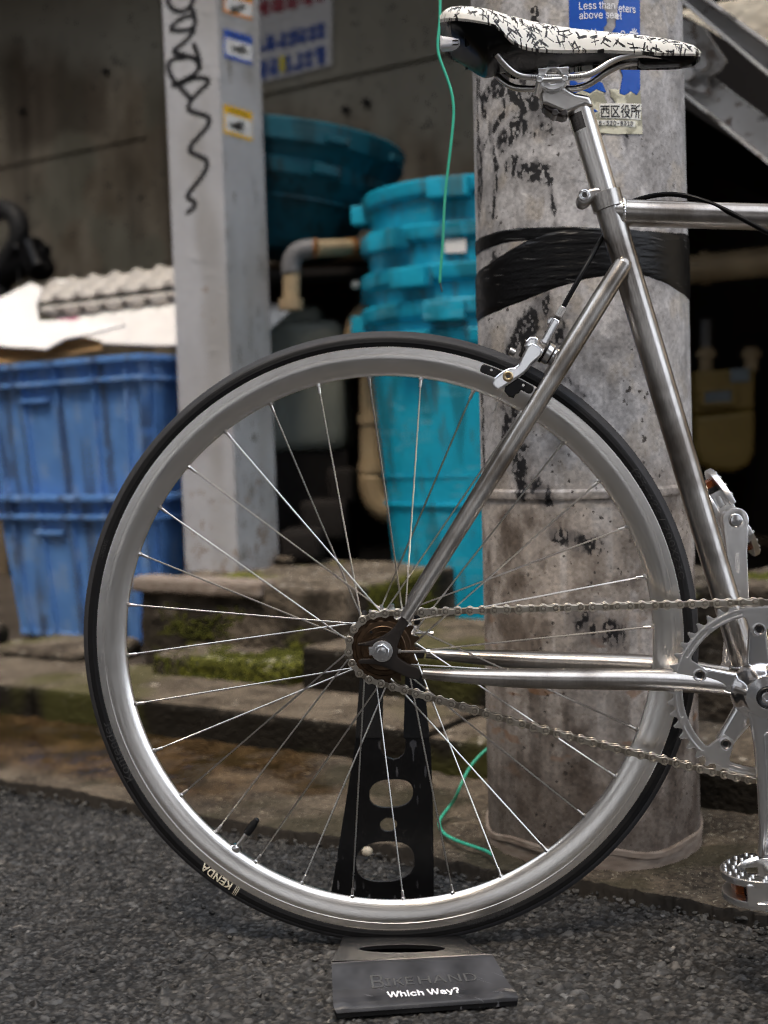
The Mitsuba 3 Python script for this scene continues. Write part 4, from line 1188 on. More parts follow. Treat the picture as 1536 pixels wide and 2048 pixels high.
put('cross_pipe', tube([G(700, 495), G(830, 492)], .0195, 18), 'pipe_grey', parent=pp, smooth=40)
put('valve_knob', tri(trimesh.creation.icosphere(2, .0105)) if False else shift(tri(trimesh.creation.icosphere(2, .0105)), G(711, 570)), 'sign_white', parent=pp, smooth=True, label='small white knob')
put('valve_stem', tube([G(711, 570), G(745, 575)], .006, 8), 'pipe_grey', parent=pp, smooth=True)
G = lambda x, y: at(x, y, 1.93)
p2 = thing('drain_pipe', 'thick beige drain pipe standing beside the teal tubs, bent at the bottom', 'pipe')
put('downpipe', tube([G(748, 560), G(745, 960)], .034, 20), 'pipe_beige', parent=p2, smooth=40)
put('bend', tube(spl([G(745, 950), G(747, 985), G(760, 1010), G(790, 1022), G(840, 1024)], 18), .036, 20), 'pipe_beige', parent=p2, smooth=True)
for y in (662, 838, 935): put('collar', tube([G(746, y - 9), G(746, y + 9)], .040, 20), 'pipe_beige' if y != 662 else 'pipe_grey', parent=p2, smooth=40)
put('trap', tube(spl([G(718, 720), G(708, 670), G(722, 632), G(748, 620)], 14), .026, 16), 'pipe_beige', parent=p2, smooth=True)

tk = thing('plastic_tank', 'dull grey green plastic tank under the drain elbow', 'tank')
ta, tb = at(546, 905, 1.98), at(688, 640, 1.98)
put('body', roundbox((ta[0] - .12, 1.93, ta[2]), (tb[0], 2.2, tb[2]), .03, .03), 'tank_plastic', parent=tk, smooth=True)
put('shoulder', roundbox((ta[0] - .02, 1.95, tb[2] - .01), (at(622, 0, 1.98)[0], 2.1, at(583, 612, 1.95)[2]), .015, .02), 'tank_plastic', parent=tk, smooth=True)
put('stand', bx((ta[0] - .12, 1.95, .055), (tb[0], 2.2, ta[2])), 'room_dark', parent=tk)
# rubble of the dark corner: blocks on the floor under the tank
for k, (x0, x1, y0, y1, Y) in enumerate(((600, 690, 1000, 1085, 1.8), (655, 705, 935, 1010, 1.85), (560, 640, 1060, 1125, 1.7))):
    a, b = at(x0, y1, Y), at(x1, y0, Y)
    put('brick', roundbox((a[0], Y, a[2]), (b[0], Y + .15, b[2]), .01, .02, .004, 20, 50 + k), 'room_dark', smooth=True,
        label=('dark brick lying in the shade under the tank, the middle one', 'dark brick in the shade beside the beige pipe', 'dark brick in the shade right behind the column footing')[k], cat_='brick')

# gas meter in the dark
gm = thing('gas_meter', 'dusty yellow gas meter with a dark reading window in the shade right of the pole', 'gas meter')
MY = 2.0
def mp(pts, o=0): return Polygon(XZ(pts, MY + o))
put('case', plateXZ(mp([(1388, 832), (1512, 818), (1512, 905), (1500, 930), (1470, 945), (1430, 943), (1402, 930), (1390, 905)]).buffer(-.012).buffer(.012), MY, MY + .12, .016, 3), 'meter_yellow', parent=gm)
put('head', plateXZ(mp([(1390, 742), (1512, 735), (1512, 818), (1390, 830)]).buffer(-.01).buffer(.01), MY + .01, MY + .12, .010, 3), 'meter_yellow', parent=gm)
put('bezel', plateXZ(mp([(1397, 776), (1472, 772), (1472, 812), (1397, 814)]).buffer(-.006).buffer(.006).difference(mp([(1408, 784), (1462, 780), (1462, 803), (1408, 806)])), MY - .012, MY + .014, .003), 'meter_yellow', parent=gm)
put('reading_window', plateXZ(mp([(1407, 783), (1463, 779), (1463, 804), (1407, 807)]), MY - .004, MY + .012), 'meter_glass', parent=gm)
put('name_plate', plateXZ(mp([(1462, 738), (1500, 736), (1500, 762), (1462, 764)]), MY + .004, MY + .012), 'meter_plate', parent=gm, label='pale blue plate')
for x in (1412, 1502): put('union', cat(tube([at(x, 742, MY + .06), at(x, 695, MY + .06)], .018, 14), tube([at(x, 715, MY + .06), at(x, 702, MY + .06)], .027, 6)), 'pipe_beige', parent=gm, smooth=40)
put('supply_pipe', tube([at(1412, 700, MY + .06), at(1412, 640, MY + .06)], .014, 12), 'pipe_grey', parent=gm, smooth=40)
p3 = thing('drain_pipe', 'brown pipe running level in the dark behind the top tube', 'pipe')
put('pipe', tube([at(1330, 545, 1.9), at(1700, 505, 1.75)], .036, 18), 'pipe_beige', parent=p3, smooth=40)
put('collar', tube([at(1402, 537, 1.87), at(1418, 535, 1.865)], .043, 18), 'pipe_beige', parent=p3, smooth=40)

# green wires
wp = [(884, -120), (880, -20), (878, 60), (876, 100), (885, 132), (899, 170), (907, 212), (905, 260), (897, 330), (889, 410), (886, 478), (882, 530), (880, 566)]
w1 = thing('green_wire', 'thin green wire hanging down in front of the teal tubs', 'wire')
put('sheath', tube(spl([at(x, y, .14) for x, y in wp], 90), .0017, 8), 'green_wire', parent=w1, smooth=True)
put('bare_end', tube(spl([at(880, 565, .14), at(882, 573, .14), at(884, 584, .14)], 8), .0009, 6), 'dark_steel', parent=w1, smooth=True)
w2 = [(at(1010, 1450, .47)), at(972, 1500, .42), at(940, 1535, .40), at(917, 1582, .38)] + [onz(900, 1612, .03), onz(882, 1636, .022), onz(879, 1650, .021), onz(895, 1672, .021), onz(938, 1690, .021), onz(983, 1709, .026)]
put('green_wire', tube(spl(w2, 70), .0022, 8), 'green_wire', smooth=True, label='green wire lying curled on the gutter beside the pole foot', cat_='wire')

# ================================================================== THE BICYCLE
BK = thing('bicycle', 'brushed raw steel bicycle with silver wheels and a printed saddle, in a black stand', 'bicycle')
AX = np.array([0, 0, .336])
FR = BK + '__frame'; tag(FR, 'bare brushed steel frame')
V3 = lambda x, y, Y=0.0: at(x, y, Y)
BB = np.array([.389, 0, .283])
ST1 = V3(1211, 394)
put('seat_tube', tube([BB + (ST1 - BB) * k for k in np.linspace(.02, 1, 12)], .0143, 32), 'raw_steel', parent=FR, smooth=40)
TT0, TTa = V3(1222, 425), V3(1419, 431)
td = (TTa - TT0) / np.linalg.norm(TTa - TT0)
TT1 = TT0 + td * .545
put('top_tube', tube([TT0 + td * k for k in np.linspace(0, .545, 8)], .0139, 32), 'raw_steel', parent=FR, smooth=40)


def bead(c, axis, r, seed, th=.0017):
    """A rippled weld bead: a ring round the axis."""
    axis = axis / np.linalg.norm(axis); a = np.cross(axis, [0, 1, 0]); a /= np.linalg.norm(a); b = np.cross(axis, a)
    g = np.linspace(0, 2 * np.pi, 90, endpoint=False); w = np.linspace(0, 2 * np.pi, 8, endpoint=False)
    rr = th * (1 + .35 * np.sin(g * 34 + seed))
    v = c + (r + rr[:, None] * np.cos(w))[..., None] * (np.cos(g)[:, None, None] * a + np.sin(g)[:, None, None] * b) + (rr[:, None] * np.sin(w))[..., None] * axis
    return v.reshape(-1, 3), quads(90, 8, True, True)


put('weld_bead', bead(V3(1246, 425.5), td, .0145, 1), 'alloy', parent=FR, smooth=True)
su = (ST1 - BB) / np.linalg.norm(ST1 - BB)
put('weld_bead', bead(BB + su * .0215, su, .0150, 2), 'alloy', parent=FR, smooth=True)
put('bottom_bracket_shell', revolve([(.017, -.034), (.0205, -.034), (.0205, .034), (.017, .034)], 40, True, c=tuple(BB)), 'raw_steel', parent=FR)
put('bearing_cup', revolve([(.009, -.040), (.0185, -.040), (.0195, -.0375), (.0195, -.034), (.009, -.034)], 32, True, c=tuple(BB)), 'dark_steel', parent=FR)
hd = np.array([-.292, 0, .956])
HT0, HT1 = TT1 + hd * .032, TT1 - hd * .105
put('head_tube', tube([HT0, HT1], .018, 28), 'raw_steel', parent=FR, smooth=40)
put('down_tube', tube([BB, TT1 - hd * .078], .0159, 28), 'raw_steel', parent=FR, smooth=40)

DY = .0605                                   # the dropouts' distance from the mid-plane
sst, ssb = V3(1254, 516, -.0185), V3(810, 1237, -DY)
cs0, cs1, cs2 = V3(845, 1347, -DY), V3(968, 1354, -.057), V3(1343, 1361, -.040)
for sg in (-1, 1):
    f = np.array([1, -sg, 1.0])
    k = np.linspace(0, 1, 26)
    r = np.interp(k, [0, .25, .6, 1], [.0098, .0098, .0088, .0066]); r[0], r[1] = .0018, .0072
    pts = sst + (ssb - sst) * k[:, None]; pts[1] = sst + (ssb - sst) * .006; pts[2] = sst + (ssb - sst) * .018; r[2] = .0094
    put('seat_stay', tube(pts * f, r, 24), 'raw_steel', parent=FR, smooth=50)
    cp = spl([cs0, cs1, (cs1 + cs2) / 2 + [0, -.001, 0], cs2, BB + [-.012, -.030, .0]], 30)
    r = np.interp(np.linspace(0, 1, 30), [0, .03, .27, .6, .86, 1], [.0062, .0066, .0108, .0122, .0125, .011])
    put('chain_stay', tube(cp * f, r, 24, flat=.92), 'raw_steel', parent=FR, smooth=50)
put('brake_bridge', tube([np.array([V3(1118, 716)[0], y, V3(1118, 716)[2]]) for y in (-.033, .033)], .0062, 16), 'raw_steel', parent=FR, smooth=40)
put('stay_bridge', tube([[.338, -.036, .291], [.338, .036, .291]], .0062, 16), 'raw_steel', parent=FR, smooth=40)
dp = XZ([(805, 1230), (797, 1241), (792, 1249), (786, 1256), (777, 1264), (766, 1271), (754, 1277), (742, 1281.5), (729, 1284.5), (716, 1286.5), (715.5, 1290), (733, 1291), (751, 1291), (753, 1296), (753, 1313), (751, 1316), (733, 1316.5), (721, 1317), (717, 1321), (718, 1326.5), (735, 1327.5), (752, 1328), (762, 1331),
         (775, 1336), (790, 1342), (806, 1350), (818, 1355), (828, 1357.5), (838, 1358), (841, 1350), (840, 1340), (836, 1335), (826, 1331), (815, 1327), (805, 1321), (797, 1315), (794, 1309), (797, 1304), (798, 1298), (794, 1294), (797, 1287), (801, 1275), (806, 1264), (812, 1254), (818, 1247)], -DY)
for sg in (-1, 1):
    put('dropout', plateXZ(Polygon(dp), sg * DY - .003, sg * DY + .003, .0009), 'dropout_steel', parent=FR)
    a, b = V3(796, 1302.5, -DY), V3(853, 1303, -DY); a[1] = b[1] = sg * DY
    k = put('adjuster_screw', cat(rod(a, b, .0015, 10), rod(b, b + [.0038, 0, 0], .0027, 6), rod(a, a + [.003, 0, 0], .0026, 10)), 'stainless', parent=FR)

# seat post, clamp
SPD = su
SP0, SP1 = BB + su * (np.linalg.norm(ST1 - BB) - .10), V3(1160, 221)
po = BK + '__seat_post'; tag(po, 'silver seat post with a forged head and rail clamp')
put('post', tube([SP0 + (SP1 - SP0) * k for k in np.linspace(0, 1, 8)], .0136, 32), 'brushed_post', parent=po, smooth=40)
hp = Polygon(XZ([(1081, 187), (1083, 193), (1084, 205), (1090, 210), (1102, 215), (1116, 221), (1127, 225.5), (1134, 227), (1142, 223.5), (1160, 216), (1172, 212), (1186, 210.5), (1181, 194), (1176, 190.5), (1163, 188), (1152, 186), (1141, 180), (1134, 174), (1124, 171), (1100, 173), (1086, 180)], -.013))
put('head', plateXZ(hp, -.0150, .0150, .0045, 4), 'brushed_post', parent=po)
hl = Polygon(XZ([(1086, 207), (1100, 214), (1118, 221), (1134, 226), (1136, 232), (1126, 234.5), (1110, 230), (1096, 222), (1086, 214)], -.012))
put('lower_clamp', plateXZ(hl, -.013, .013, .003, 3), 'dropout_steel', parent=po)
for q in (1110, 1128):
    c = V3(q, 226, -.012); put('clamp_bolt', rod(c + [0, -.003, 0], c + [0, .02, 0], .0036, 12, .001), 'dark_steel', parent=po)
cr = V3(1104, 157, -.014)
cradle = Polygon(arcpts((cr[0], cr[2]), .0150, 178, 362, 40)).difference(Point(cr[0], cr[2] + .0005).buffer(.0090))
put('cradle', plateXZ(cradle, -.026, .026, .001), 'alloy', parent=po)
teeth = []
for a in np.radians(np.linspace(190, 350, 34)):
    c = np.array([cr[0] + .0152 * math.cos(a), 0, cr[2] + .0152 * math.sin(a)]); teeth.append(rod(c - [0, .024, 0], c + [0, .024, 0], .00055, 5))
put('serration', cat(*teeth), 'alloy', parent=po)
c0 = V3(1106, 144, -.022)
top = sbox(c0[0] - .0155, c0[2] - .0045, c0[0] + .0155, c0[2] + .0030).difference(Point(c0[0] + .000, c0[2] - .0065).buffer(.0085))
for sg in (-1, 1): put('rail_clamp', plateXZ(top, sg * .022 - .0065, sg * .022 + .0065, .0009), 'alloy', parent=po)
c1 = V3(1104, 159, -.0265)
put('clamp_bar', rod(c1 + [-.0105, 0, 0], c1 + [.0110, 0, 0], .0024, 12), 'alloy', parent=po)
for dx in (-.0128, .0130): put('clamp_nut', rod(c1 + [dx, -.003, 0], c1 + [dx, .05, 0], .0033, 16, .0008), 'alloy', parent=po)
c2 = V3(1105, 134, .022); put('far_clamp', plateXZ(Polygon(arcpts((c2[0], c2[2]), .0068, 0, 360, 30)[:-1]), .014, .030, .001), 'alloy', parent=po)
# printed label on the post
la = (SP1 - SP0) / np.linalg.norm(SP1 - SP0); lo = np.array([0, -1.0, 0]); lx = np.cross(la, lo)


def on_post(poly, r0, th):
    v, f = extr(poly, 0, th); v, f = trimesh.remesh.subdivide_to_size(v, f, .003)
    m = trimesh.Trimesh(v, f, process=False); m.merge_vertices(digits_vertex=7); v, f = np.array(m.vertices), np.array(m.faces)
    a = v[:, 0] / .0136; R = r0 + v[:, 2]
    return SP1 + la * v[:, 1:2] + (R * np.cos(a))[:, None] * lo + (R * np.sin(a))[:, None] * lx, f


sx = -1 if lx[0] > 0 else 1
lb = sbox(-.0165, -.021, -.0010, -.0035) if sx < 0 else sbox(.0010, -.021, .0165, -.0035)
kl = put('label', on_post(lb, .0136, .0002), 'dark_steel', parent=po, smooth=False, label='small dark label with fine white print')
put('print', on_post(unary_union([sbox(lb.bounds[0] + .001, -.0195 + q * .0026, lb.bounds[2] - .001 - .002 * (q % 3), -.0188 + q * .0026) for q in range(6)]), .01385, .0002), 'grey_ink', parent=kl, smooth=False)

ck = BK + '__seat_clamp'
cb = ST1 - su * .004; a = np.cross(su, [0, 1, 0])
put('band', cat(tube([cb - su * .009, cb - su * .0085, cb + su * .0085, cb + su * .009], [.0155, .0168, .0168, .0155], 36)), 'raw_steel', parent=ck)
lg = Polygon(XZ([(1154, 397), (1158, 387), (1168, 380), (1182, 376), (1215, 371), (1224, 376), (1222, 384), (1205, 389), (1190, 397), (1178, 408), (1168, 413), (1158, 409)], -.012))
put('lug', plateXZ(lg, -.0125, .0125, .0035, 3), 'raw_steel', parent=ck)
c = V3(1168.5, 391.5, -.0125)
kb = put('bolt', plateXZ(Point(c[0], c[2]).buffer(.0062).difference(Polygon([(c[0] + .0026 * math.cos(q), c[2] + .0026 * math.sin(q)) for q in np.radians(np.arange(0, 360, 60))])), -.0165, -.011, .0012), 'polished', parent=ck)
put('socket', plateXZ(Point(c[0], c[2]).buffer(.0045), -.0140, -.0118), 'dark_steel', parent=kb)

# ------------------------------------------------ saddle
SA = BK + '__saddle'; tag(SA, 'cream saddle printed all over with black brush-like characters, on a glossy black shell')
WX = [879, 884, 892, 905, 930, 965, 1005, 1055, 1115, 1190, 1280, 1350, 1385, 1396, 1402]
WW = [.030, .046, .057, .064, .069, .068, .060, .046, .034, .0265, .0225, .0195, .0150, .009, .002]
EX = [879, 885, 895, 907, 930, 951, 980, 995, 1006, 1020, 1042, 1064, 1115, 1188, 1225, 1279, 1327, 1370, 1396, 1402]
EY = [40, 37, 36, 35.5, 37.5, 41, 46, 54, 68, 83, 93, 97.5, 100.5, 99.5, 100.5, 103.5, 106, 107.5, 107, 106]
TX = [879, 884, 890, 900, 915, 940, 975, 1020, 1060, 1110, 1160, 1220, 1280, 1330, 1370, 1390, 1398, 1402]
TY = [38, 30, 24, 19, 16, 16.5, 22, 31, 40, 50, 57, 63, 69, 76, 85, 93, 100, 105]
NX = 110
xs = np.r_[np.linspace(880, 900, 14), np.linspace(902, 1385, NX - 28), np.linspace(1386, 1401.5, 14)]
w_ = np.interp(xs, WX, WW); sm = lambda q, k=5: np.convolve(np.pad(q, k // 2, mode='edge'), np.ones(k) / k, 'valid')
w_ = sm(w_); ey = sm(np.interp(xs, EX, EY)); ty = sm(np.interp(xs, TX, TY))
# stations along the length in the mid-plane; heights from the photograph's outlines at their own depth
X = np.array([V3(x, t, -.35 * w)[0] for x, t, w in zip(xs, ty, w_)]); ZT = np.array([V3(x, t, -.55 * w)[2] for x, t, w in zip(xs, ty, w_)])
ZE = np.array([V3(x, e, -w)[2] for x, e, w in zip(xs, ey, w_)])
ZE = np.minimum(ZE, ZT - .0012)
ph = np.linspace(-1, 1, 49)
sect_y = np.sign(ph) * (1 - (1 - np.abs(ph)) ** 1.9); sect_z = (1 - np.abs(ph) ** 3.2)
drop = .35 + .65 * np.interp(xs, [960, 1080], [0, 1])
Yg = w_[:, None] * sect_y; Zg = ZE[:, None] + (ZT - ZE)[:, None] * sect_z
cv = np.stack([np.broadcast_to(X[:, None], Yg.shape), Yg, Zg], -1)
du = np.r_[0, np.cumsum(np.linalg.norm(np.diff(cv[:, 24], axis=0), axis=1))]
dv = np.concatenate([np.zeros((len(xs), 1)), np.cumsum(np.linalg.norm(np.diff(cv, axis=1), axis=2), axis=1)], 1); dv = dv - dv[:, 24:25]
uv = np.stack([np.broadcast_to(du[:, None], dv.shape), dv], -1).reshape(-1, 2)
put('cover', (cv.reshape(-1, 3), quads(len(xs), 49)), 'saddle_print', parent=SA, smooth=True, uv=uv)
# folded hem under the edge
hem = []
for s_ in (0, -1):
    e = cv[:, s_]; sg = -1 if s_ == 0 else 1
    hem.append(np.stack([e, e + np.stack([0 * X, -sg * .0035 + 0 * X, (-.0022 if s_ == 0 else -.0065) + 0 * X], 1)], 1))
for h in hem: put('hem', (h.reshape(-1, 3), quads(len(xs), 2)), 'saddle_print', parent=SA, smooth=True, uv=np.repeat(np.stack([du, dv[:, 0]], 1), 2, axis=0))
SX = [880, 890, 905, 930, 955, 970, 982, 1000, 1030, 1060, 1110, 1180, 1260, 1300, 1345, 1385, 1402]
SY = [48, 62, 80, 98, 118, 128, 126, 113, 110, 112, 107, 104, 108, 118, 125, 122, 108]
by = sm(np.interp(xs, SX, SY))
ZB = np.array([V3(x, b, -.45 * w)[2] for x, b, w in zip(xs, by, w_)])
ZB = np.minimum(ZB, ZE - .001)
q = np.linspace(-1, 1, 33)
wi = np.maximum(w_ - .0022, .001)
Ys = wi[:, None] * np.sign(q) * (1 - (1 - np.abs(q)) ** 1.5); Zs = (ZE - .0004)[:, None] + (ZB - ZE)[:, None] * (1 - np.abs(q) ** 2.6)
sv = np.stack([np.broadcast_to(X[:, None], Ys.shape), Ys, Zs], -1)
put('shell', (sv.reshape(-1, 3), quads(len(xs), 33)[:, ::-1]), 'gloss_black', parent=SA, smooth=True)
for sg in (-1, 1):
    rl = [V3(x, y, Y) * [1, -sg, 1] if sg > 0 else V3(x, y, Y) for x, y, Y in ((968, 76, -.038), (984, 95, -.036), (1000, 117, -.033), (1018, 137, -.029), (1036, 149, -.025), (1058, 153.5, -.0225), (1090, 154, -.022), (1130, 154, -.022), (1165, 152, -.022), (1190, 143, -.021), (1214, 128, -.019), (1240, 115, -.017), (1264, 109.5, -.015), (1300, 110, -.013), (1330, 112, -.012))]
    put('rail', tube(spl(rl, 70), .0035, 14), 'brushed_post', parent=SA, smooth=True)
    a, b = V3(958, 78, -.040), V3(988, 100, -.0355)
    if sg > 0: a[1] *= -1; b[1] *= -1
    put('rail_socket', tube(spl([a + [-.012, 0, .006], a, (a + b) / 2 + [0, 0, -.002], b], 12), np.linspace(.013, .0075, 12), 16), 'gloss_black', parent=SA, smooth=True)
a = V3(1318, 113, 0)
put('nose_socket', roundbox(a + [-.022, -.013, -.010], a + [.030, .012, .001], .006, .006), 'gloss_black', parent=SA, smooth=True)
# graduation printed on the near rail
gr = []
for k in range(26):
    c = V3(1063 + k * 3.9, 154, -.022)
    hgt = .0022 if k in (0, 25) else .0008 + .0005 * (k % 3)
    gr.append(bx((c[0] - .00025, -.0258, c[2] - hgt), (c[0] + .00025, -.0253, c[2] + hgt * .6)))
put('graduation', cat(*gr), 'black_ink', parent=SA, smooth=False)
wb = Polygon(XZ([(880, 71), (886, 72.5), (905, 75), (918, 78), (920, 84), (914, 91), (904, 96), (884, 98), (880, 92)], -.05))
kb = put('bumper', plateXZ(wb, -.054, -.036, .004, 3), 'white_plastic', parent=SA, label='white rear bumper clip')
for y in (81, 89):
    c = V3(911, y, -.0545); put('slot', plateXZ(sbox(c[0] - .003, c[2] - .0006, c[0] + .003, c[2] + .0006), -.0545, -.0535), 'black_plastic', parent=kb)

# ------------------------------------------------ rear wheel
RW = BK + '__rear_wheel'; tag(RW, 'silver rimmed rear wheel with a slim black tyre')
b_ = np.radians(np.linspace(-128, 128, 61))
tp_ = np.stack([.3226 + .0121 * np.cos(b_) * np.where(np.abs(b_) < .5, 1, 1), .0120 * np.sin(b_)], 1)
for a0 in (-44, 44):
    k = np.argmin(np.abs(np.degrees(b_) - a0)); d = np.array([np.cos(b_[k]), np.sin(b_[k])]); tp_[k] -= d * .0006
for a0 in (-92, 92):
    k = np.argmin(np.abs(np.degrees(b_) - a0)); d = np.array([np.cos(b_[k]), np.sin(b_[k])]); tp_[k] += d * .0005
tyre_mesh = revolve(tp_, 300, c=tuple(AX))
put('tyre', tyre_mesh, 'tyre_rubber', parent=RW, smooth=True)
hr = [(.3166, -.0085), (.3182, -.0088), (.3185, -.0094), (.3183, -.0101), (.3177, -.0107), (.3166, -.0110), (.3160, -.0110), (.3098, -.0107), (.3094, -.0102), (.3090, -.0102), (.3086, -.0106), (.3062, -.0106), (.3040, -.0103), (.3010, -.0096), (.2975, -.0085), (.2940, -.0070), (.2910, -.0053), (.2887, -.0036), (.2872, -.0018), (.2867, -.0006)]
rim_prof = hr + [(r, -y) for r, y in hr[::-1]]
rim_mesh = revolve(rim_prof, 300, True, c=tuple(AX))
put('rim', rim_mesh, 'satin_rim', parent=RW, smooth=24)
j_ = math.radians(7.0)                        # the rim's joint: a hairline


def polar(r, a, y): return AX + np.array([r * math.cos(a), y, r * math.sin(a)])


def spokes(hold, mid, fn, fo):
    """32 crossed spokes with their nipples; hold: parent key."""
    for k in range(32):
        a = math.radians((k + .1642) * 11.25)
        near = k % 2 == 1
        y = fn if near else fo
        dirn = -1 if k % 4 in (3, 0) else 1
        h = a + dirn * math.radians(70)
        out = .0012 * (1 if dirn > 0 else -1)
        p1 = polar(.2775, a, -.0015 if near else .0015) + mid; p0 = polar(.0205, h, y + out) + mid
        put('spoke', tube([p0, p1], .00096, 7), 'stainless', parent=hold, smooth=40)
        u = (p1 - p0) / np.linalg.norm(p1 - p0); pe = p1 + u * .0105
        put('nipple', tube([p1 - u * .0006, p1, pe - u * .0035, pe - u * .0028, pe], [.0013, .0018, .0018, .0026, .0029], 8), 'stainless', parent=hold, smooth=40)


spokes(RW, np.zeros(3), -.0225, .0330)
hub = [(.0085, -.040), (.0085, -.036), (.0155, -.0245), (.0235, -.0240), (.0245, -.0232), (.0245, -.0216), (.0235, -.0208), (.0165, -.0200), (.0120, -.014), (.0115, 0), (.0120, .024), (.0165, .0305), (.0235, .0312), (.0245, .0320), (.0245, .0336), (.0235, .0344), (.0155, .0350), (.0085, .038), (.0085, .050)]
put('hub', revolve(hub, 48, c=tuple(AX)), 'alloy', parent=RW, smooth=30)


def cog(n, r_pitch, r_in, y0, y1, c, bev=.0006, phase=0.0):
    pts = []
    for k in range(n):
        a0 = 2 * math.pi * (k + phase) / n
        for f, dr_ in ((-.5, .0030), (-.40, .0026), (-.30, -.0005), (-.20, -.0028), (-.08, -.0037), (.08, -.0037), (.20, -.0028), (.30, -.0005), (.40, .0026)):
            a = a0 + f * 2 * math.pi / n
            pts.append((c[0] + (r_pitch + dr_) * math.cos(a), c[2] + (r_pitch + dr_) * math.sin(a)))
    p = Polygon(pts).buffer(0)
    return p.difference(Point(c[0], c[2]).buffer(r_in, 32)) if r_in else p


CY = -.0440                                   # the chain line
SPR = .0127 / (2 * math.sin(math.pi / 18))
fk = RW + '__freewheel'
put('freewheel', plateXZ(cog(18, SPR, .012, 0, 0, AX, phase=.25), CY - .0013, CY + .0013, .0004), 'brown_steel', parent=RW, label='brown freewheel sprocket')
fw = [(.010, -.0485), (.0125, -.0485), (.013, -.0478), (.0175, -.0480), (.0180, -.0470), (.0205, -.0472), (.0230, -.0475), (.0240, -.0468), (.0243, -.0472), (.0285, -.0468), (.0292, -.0460), (.0300, -.0450), (.0300, -.036), (.010, -.034)]
put('freewheel_body', revolve(fw, 56, c=tuple(AX)), 'brown_steel', parent=RW, smooth=28)
for k in range(4):
    a = math.radians(35 + 90 * k); q0 = polar(.0212, a, 0)
    put('freewheel_notch', rod((q0[0], -.0482, q0[2]), (q0[0], -.0465, q0[2]), .0016, 8), 'black_plastic', parent=RW)
put('fixed_cog', plateXZ(cog(16, .0127 / (2 * math.sin(math.pi / 16)), .014, 0, 0, AX, phase=.1), .0405, .0440, .0006), 'polished', parent=RW, label='silver fixed sprocket on the far side')
put('axle', rod((0, -.0775, .336), (0, .0775, .336), .0048, 24, .0008), 'polished', parent=RW)
for sg in (-1, 1):
    hx = Polygon([(.0088 * math.cos(q), .336 + .0088 * math.sin(q)) for q in np.radians(np.arange(20, 380, 60))])
    y0, y1 = sorted((sg * .0640, sg * .0725))
    kn = put('axle_nut', plateXZ(hx, y0, y1, .0012, 3), 'polished', parent=RW)
    y0, y1 = sorted((sg * .0632, sg * .0660)); put('washer', plateXZ(Point(0, .336).buffer(.0112, 24), y0, y1, .0007), 'alloy', parent=kn)
    y0, y1 = sorted((sg * .045, sg * .0570)); put('lock_nut', revolve([(.0048, y0), (.0095, y0), (.0095, y1), (.0048, y1)], 24, True, c=tuple(AX)), 'dark_steel', parent=RW)
    q0 = V3(743, 1301, -DY); y0, y1 = sorted((sg * .052, sg * .064))
    put('chain_tug', plateXZ(sbox(q0[0] - .0025, q0[2] - .0045, q0[0] + .0025, q0[2] + .0045), y0, y1, .0006), 'alloy', parent=RW)
av = math.radians(-127.32)
vd = polar(1, av, 0) - AX
vk = RW + '__valve'
put('valve', tube([AX + vd * .29, AX + vd * .2645], .0030, 16), 'stainless', parent=RW, smooth=40)
put('nut', tube([AX + vd * .2885, AX + vd * .2865, AX + vd * .2840, AX + vd * .2832], [.0058, .0062, .0056, .0040], 20), 'polished', parent=vk, smooth=40)
put('cap', tube([AX + vd * .2660, AX + vd * .2645, AX + vd * .2530, AX + vd * .2505, AX + vd * .2462, AX + vd * .2450], [.0042, .0046, .0044, .0034, .0032, .0018], 18), 'black_plastic', parent=vk, smooth=40)


def tyre_text(text, ang, height, r_base, mat, depth=.0005, bold=True, wide=1.0, track=1.0):
    """Lettering running clockwise round the near sidewall, its tops outward, from the angle ang (degrees)."""
    m = meshkit.text_mesh(text, height, depth, bold)
    v = np.array(m.vertices); f = np.array(m.faces)
    v, f = trimesh.remesh.subdivide_to_size(v, f, .004)
    a = math.radians(ang) - v[:, 0] * wide / .322
    rr = r_base + v[:, 1]
    cc = np.clip((rr - .3226) / .0121, -1, 1); y = -.0120 * np.sqrt(1 - cc * cc) - .0001 - v[:, 2]
    put('tyre_lettering', (np.stack([rr * np.cos(a), y, .336 + rr * np.sin(a)], 1), f), mat, parent=RW, smooth=False)


tyre_text('|||', -122.0, .0078, .3178, 'tyre_print', .0004, True, .55)
tyre_text('KENDA', -123.6, .0078, .3178, 'tyre_print', .0004, True, 1.10)
tyre_text('Kontender', -152.5, .0085, .3175, 'emboss', .0006, False, 1.25)
tyre_text('(23-622 / 700X23C', 34.0, .0062, .3190, 'emboss', .0006, False, 1.55)
tyre_text('MADE IN CHINA', -66.0, .0036, .3190, 'emboss', .0004, False, 1.4)
tyre_text('DRIVE', 162.0, .0042, .3215, 'emboss', .0004, False, 1.2)

# ------------------------------------------------ chain
CH = BK + '__chain'; tag(CH, 'silvery bronze roller chain')
RR = .0127 / (2 * math.sin(math.pi / 46))
d2 = np.array([BB[0], BB[2]]) - AX[[0, 2]]; D = np.hypot(*d2); th0 = math.atan2(d2[1], d2[0]); al = math.asin((RR - SPR) / D)
up_n = th0 + math.pi / 2 + al; lo_n = th0 - math.pi / 2 - al
Ls = math.sqrt(D * D - (RR - SPR) ** 2)
arcS = SPR * ((2 * math.pi) - ((up_n - lo_n) % (2 * math.pi))); arcR = RR * ((up_n - lo_n) % (2 * math.pi))
P2 = lambda c, r, a: np.array([c[0] + r * math.cos(a), c[2] + r * math.sin(a)])


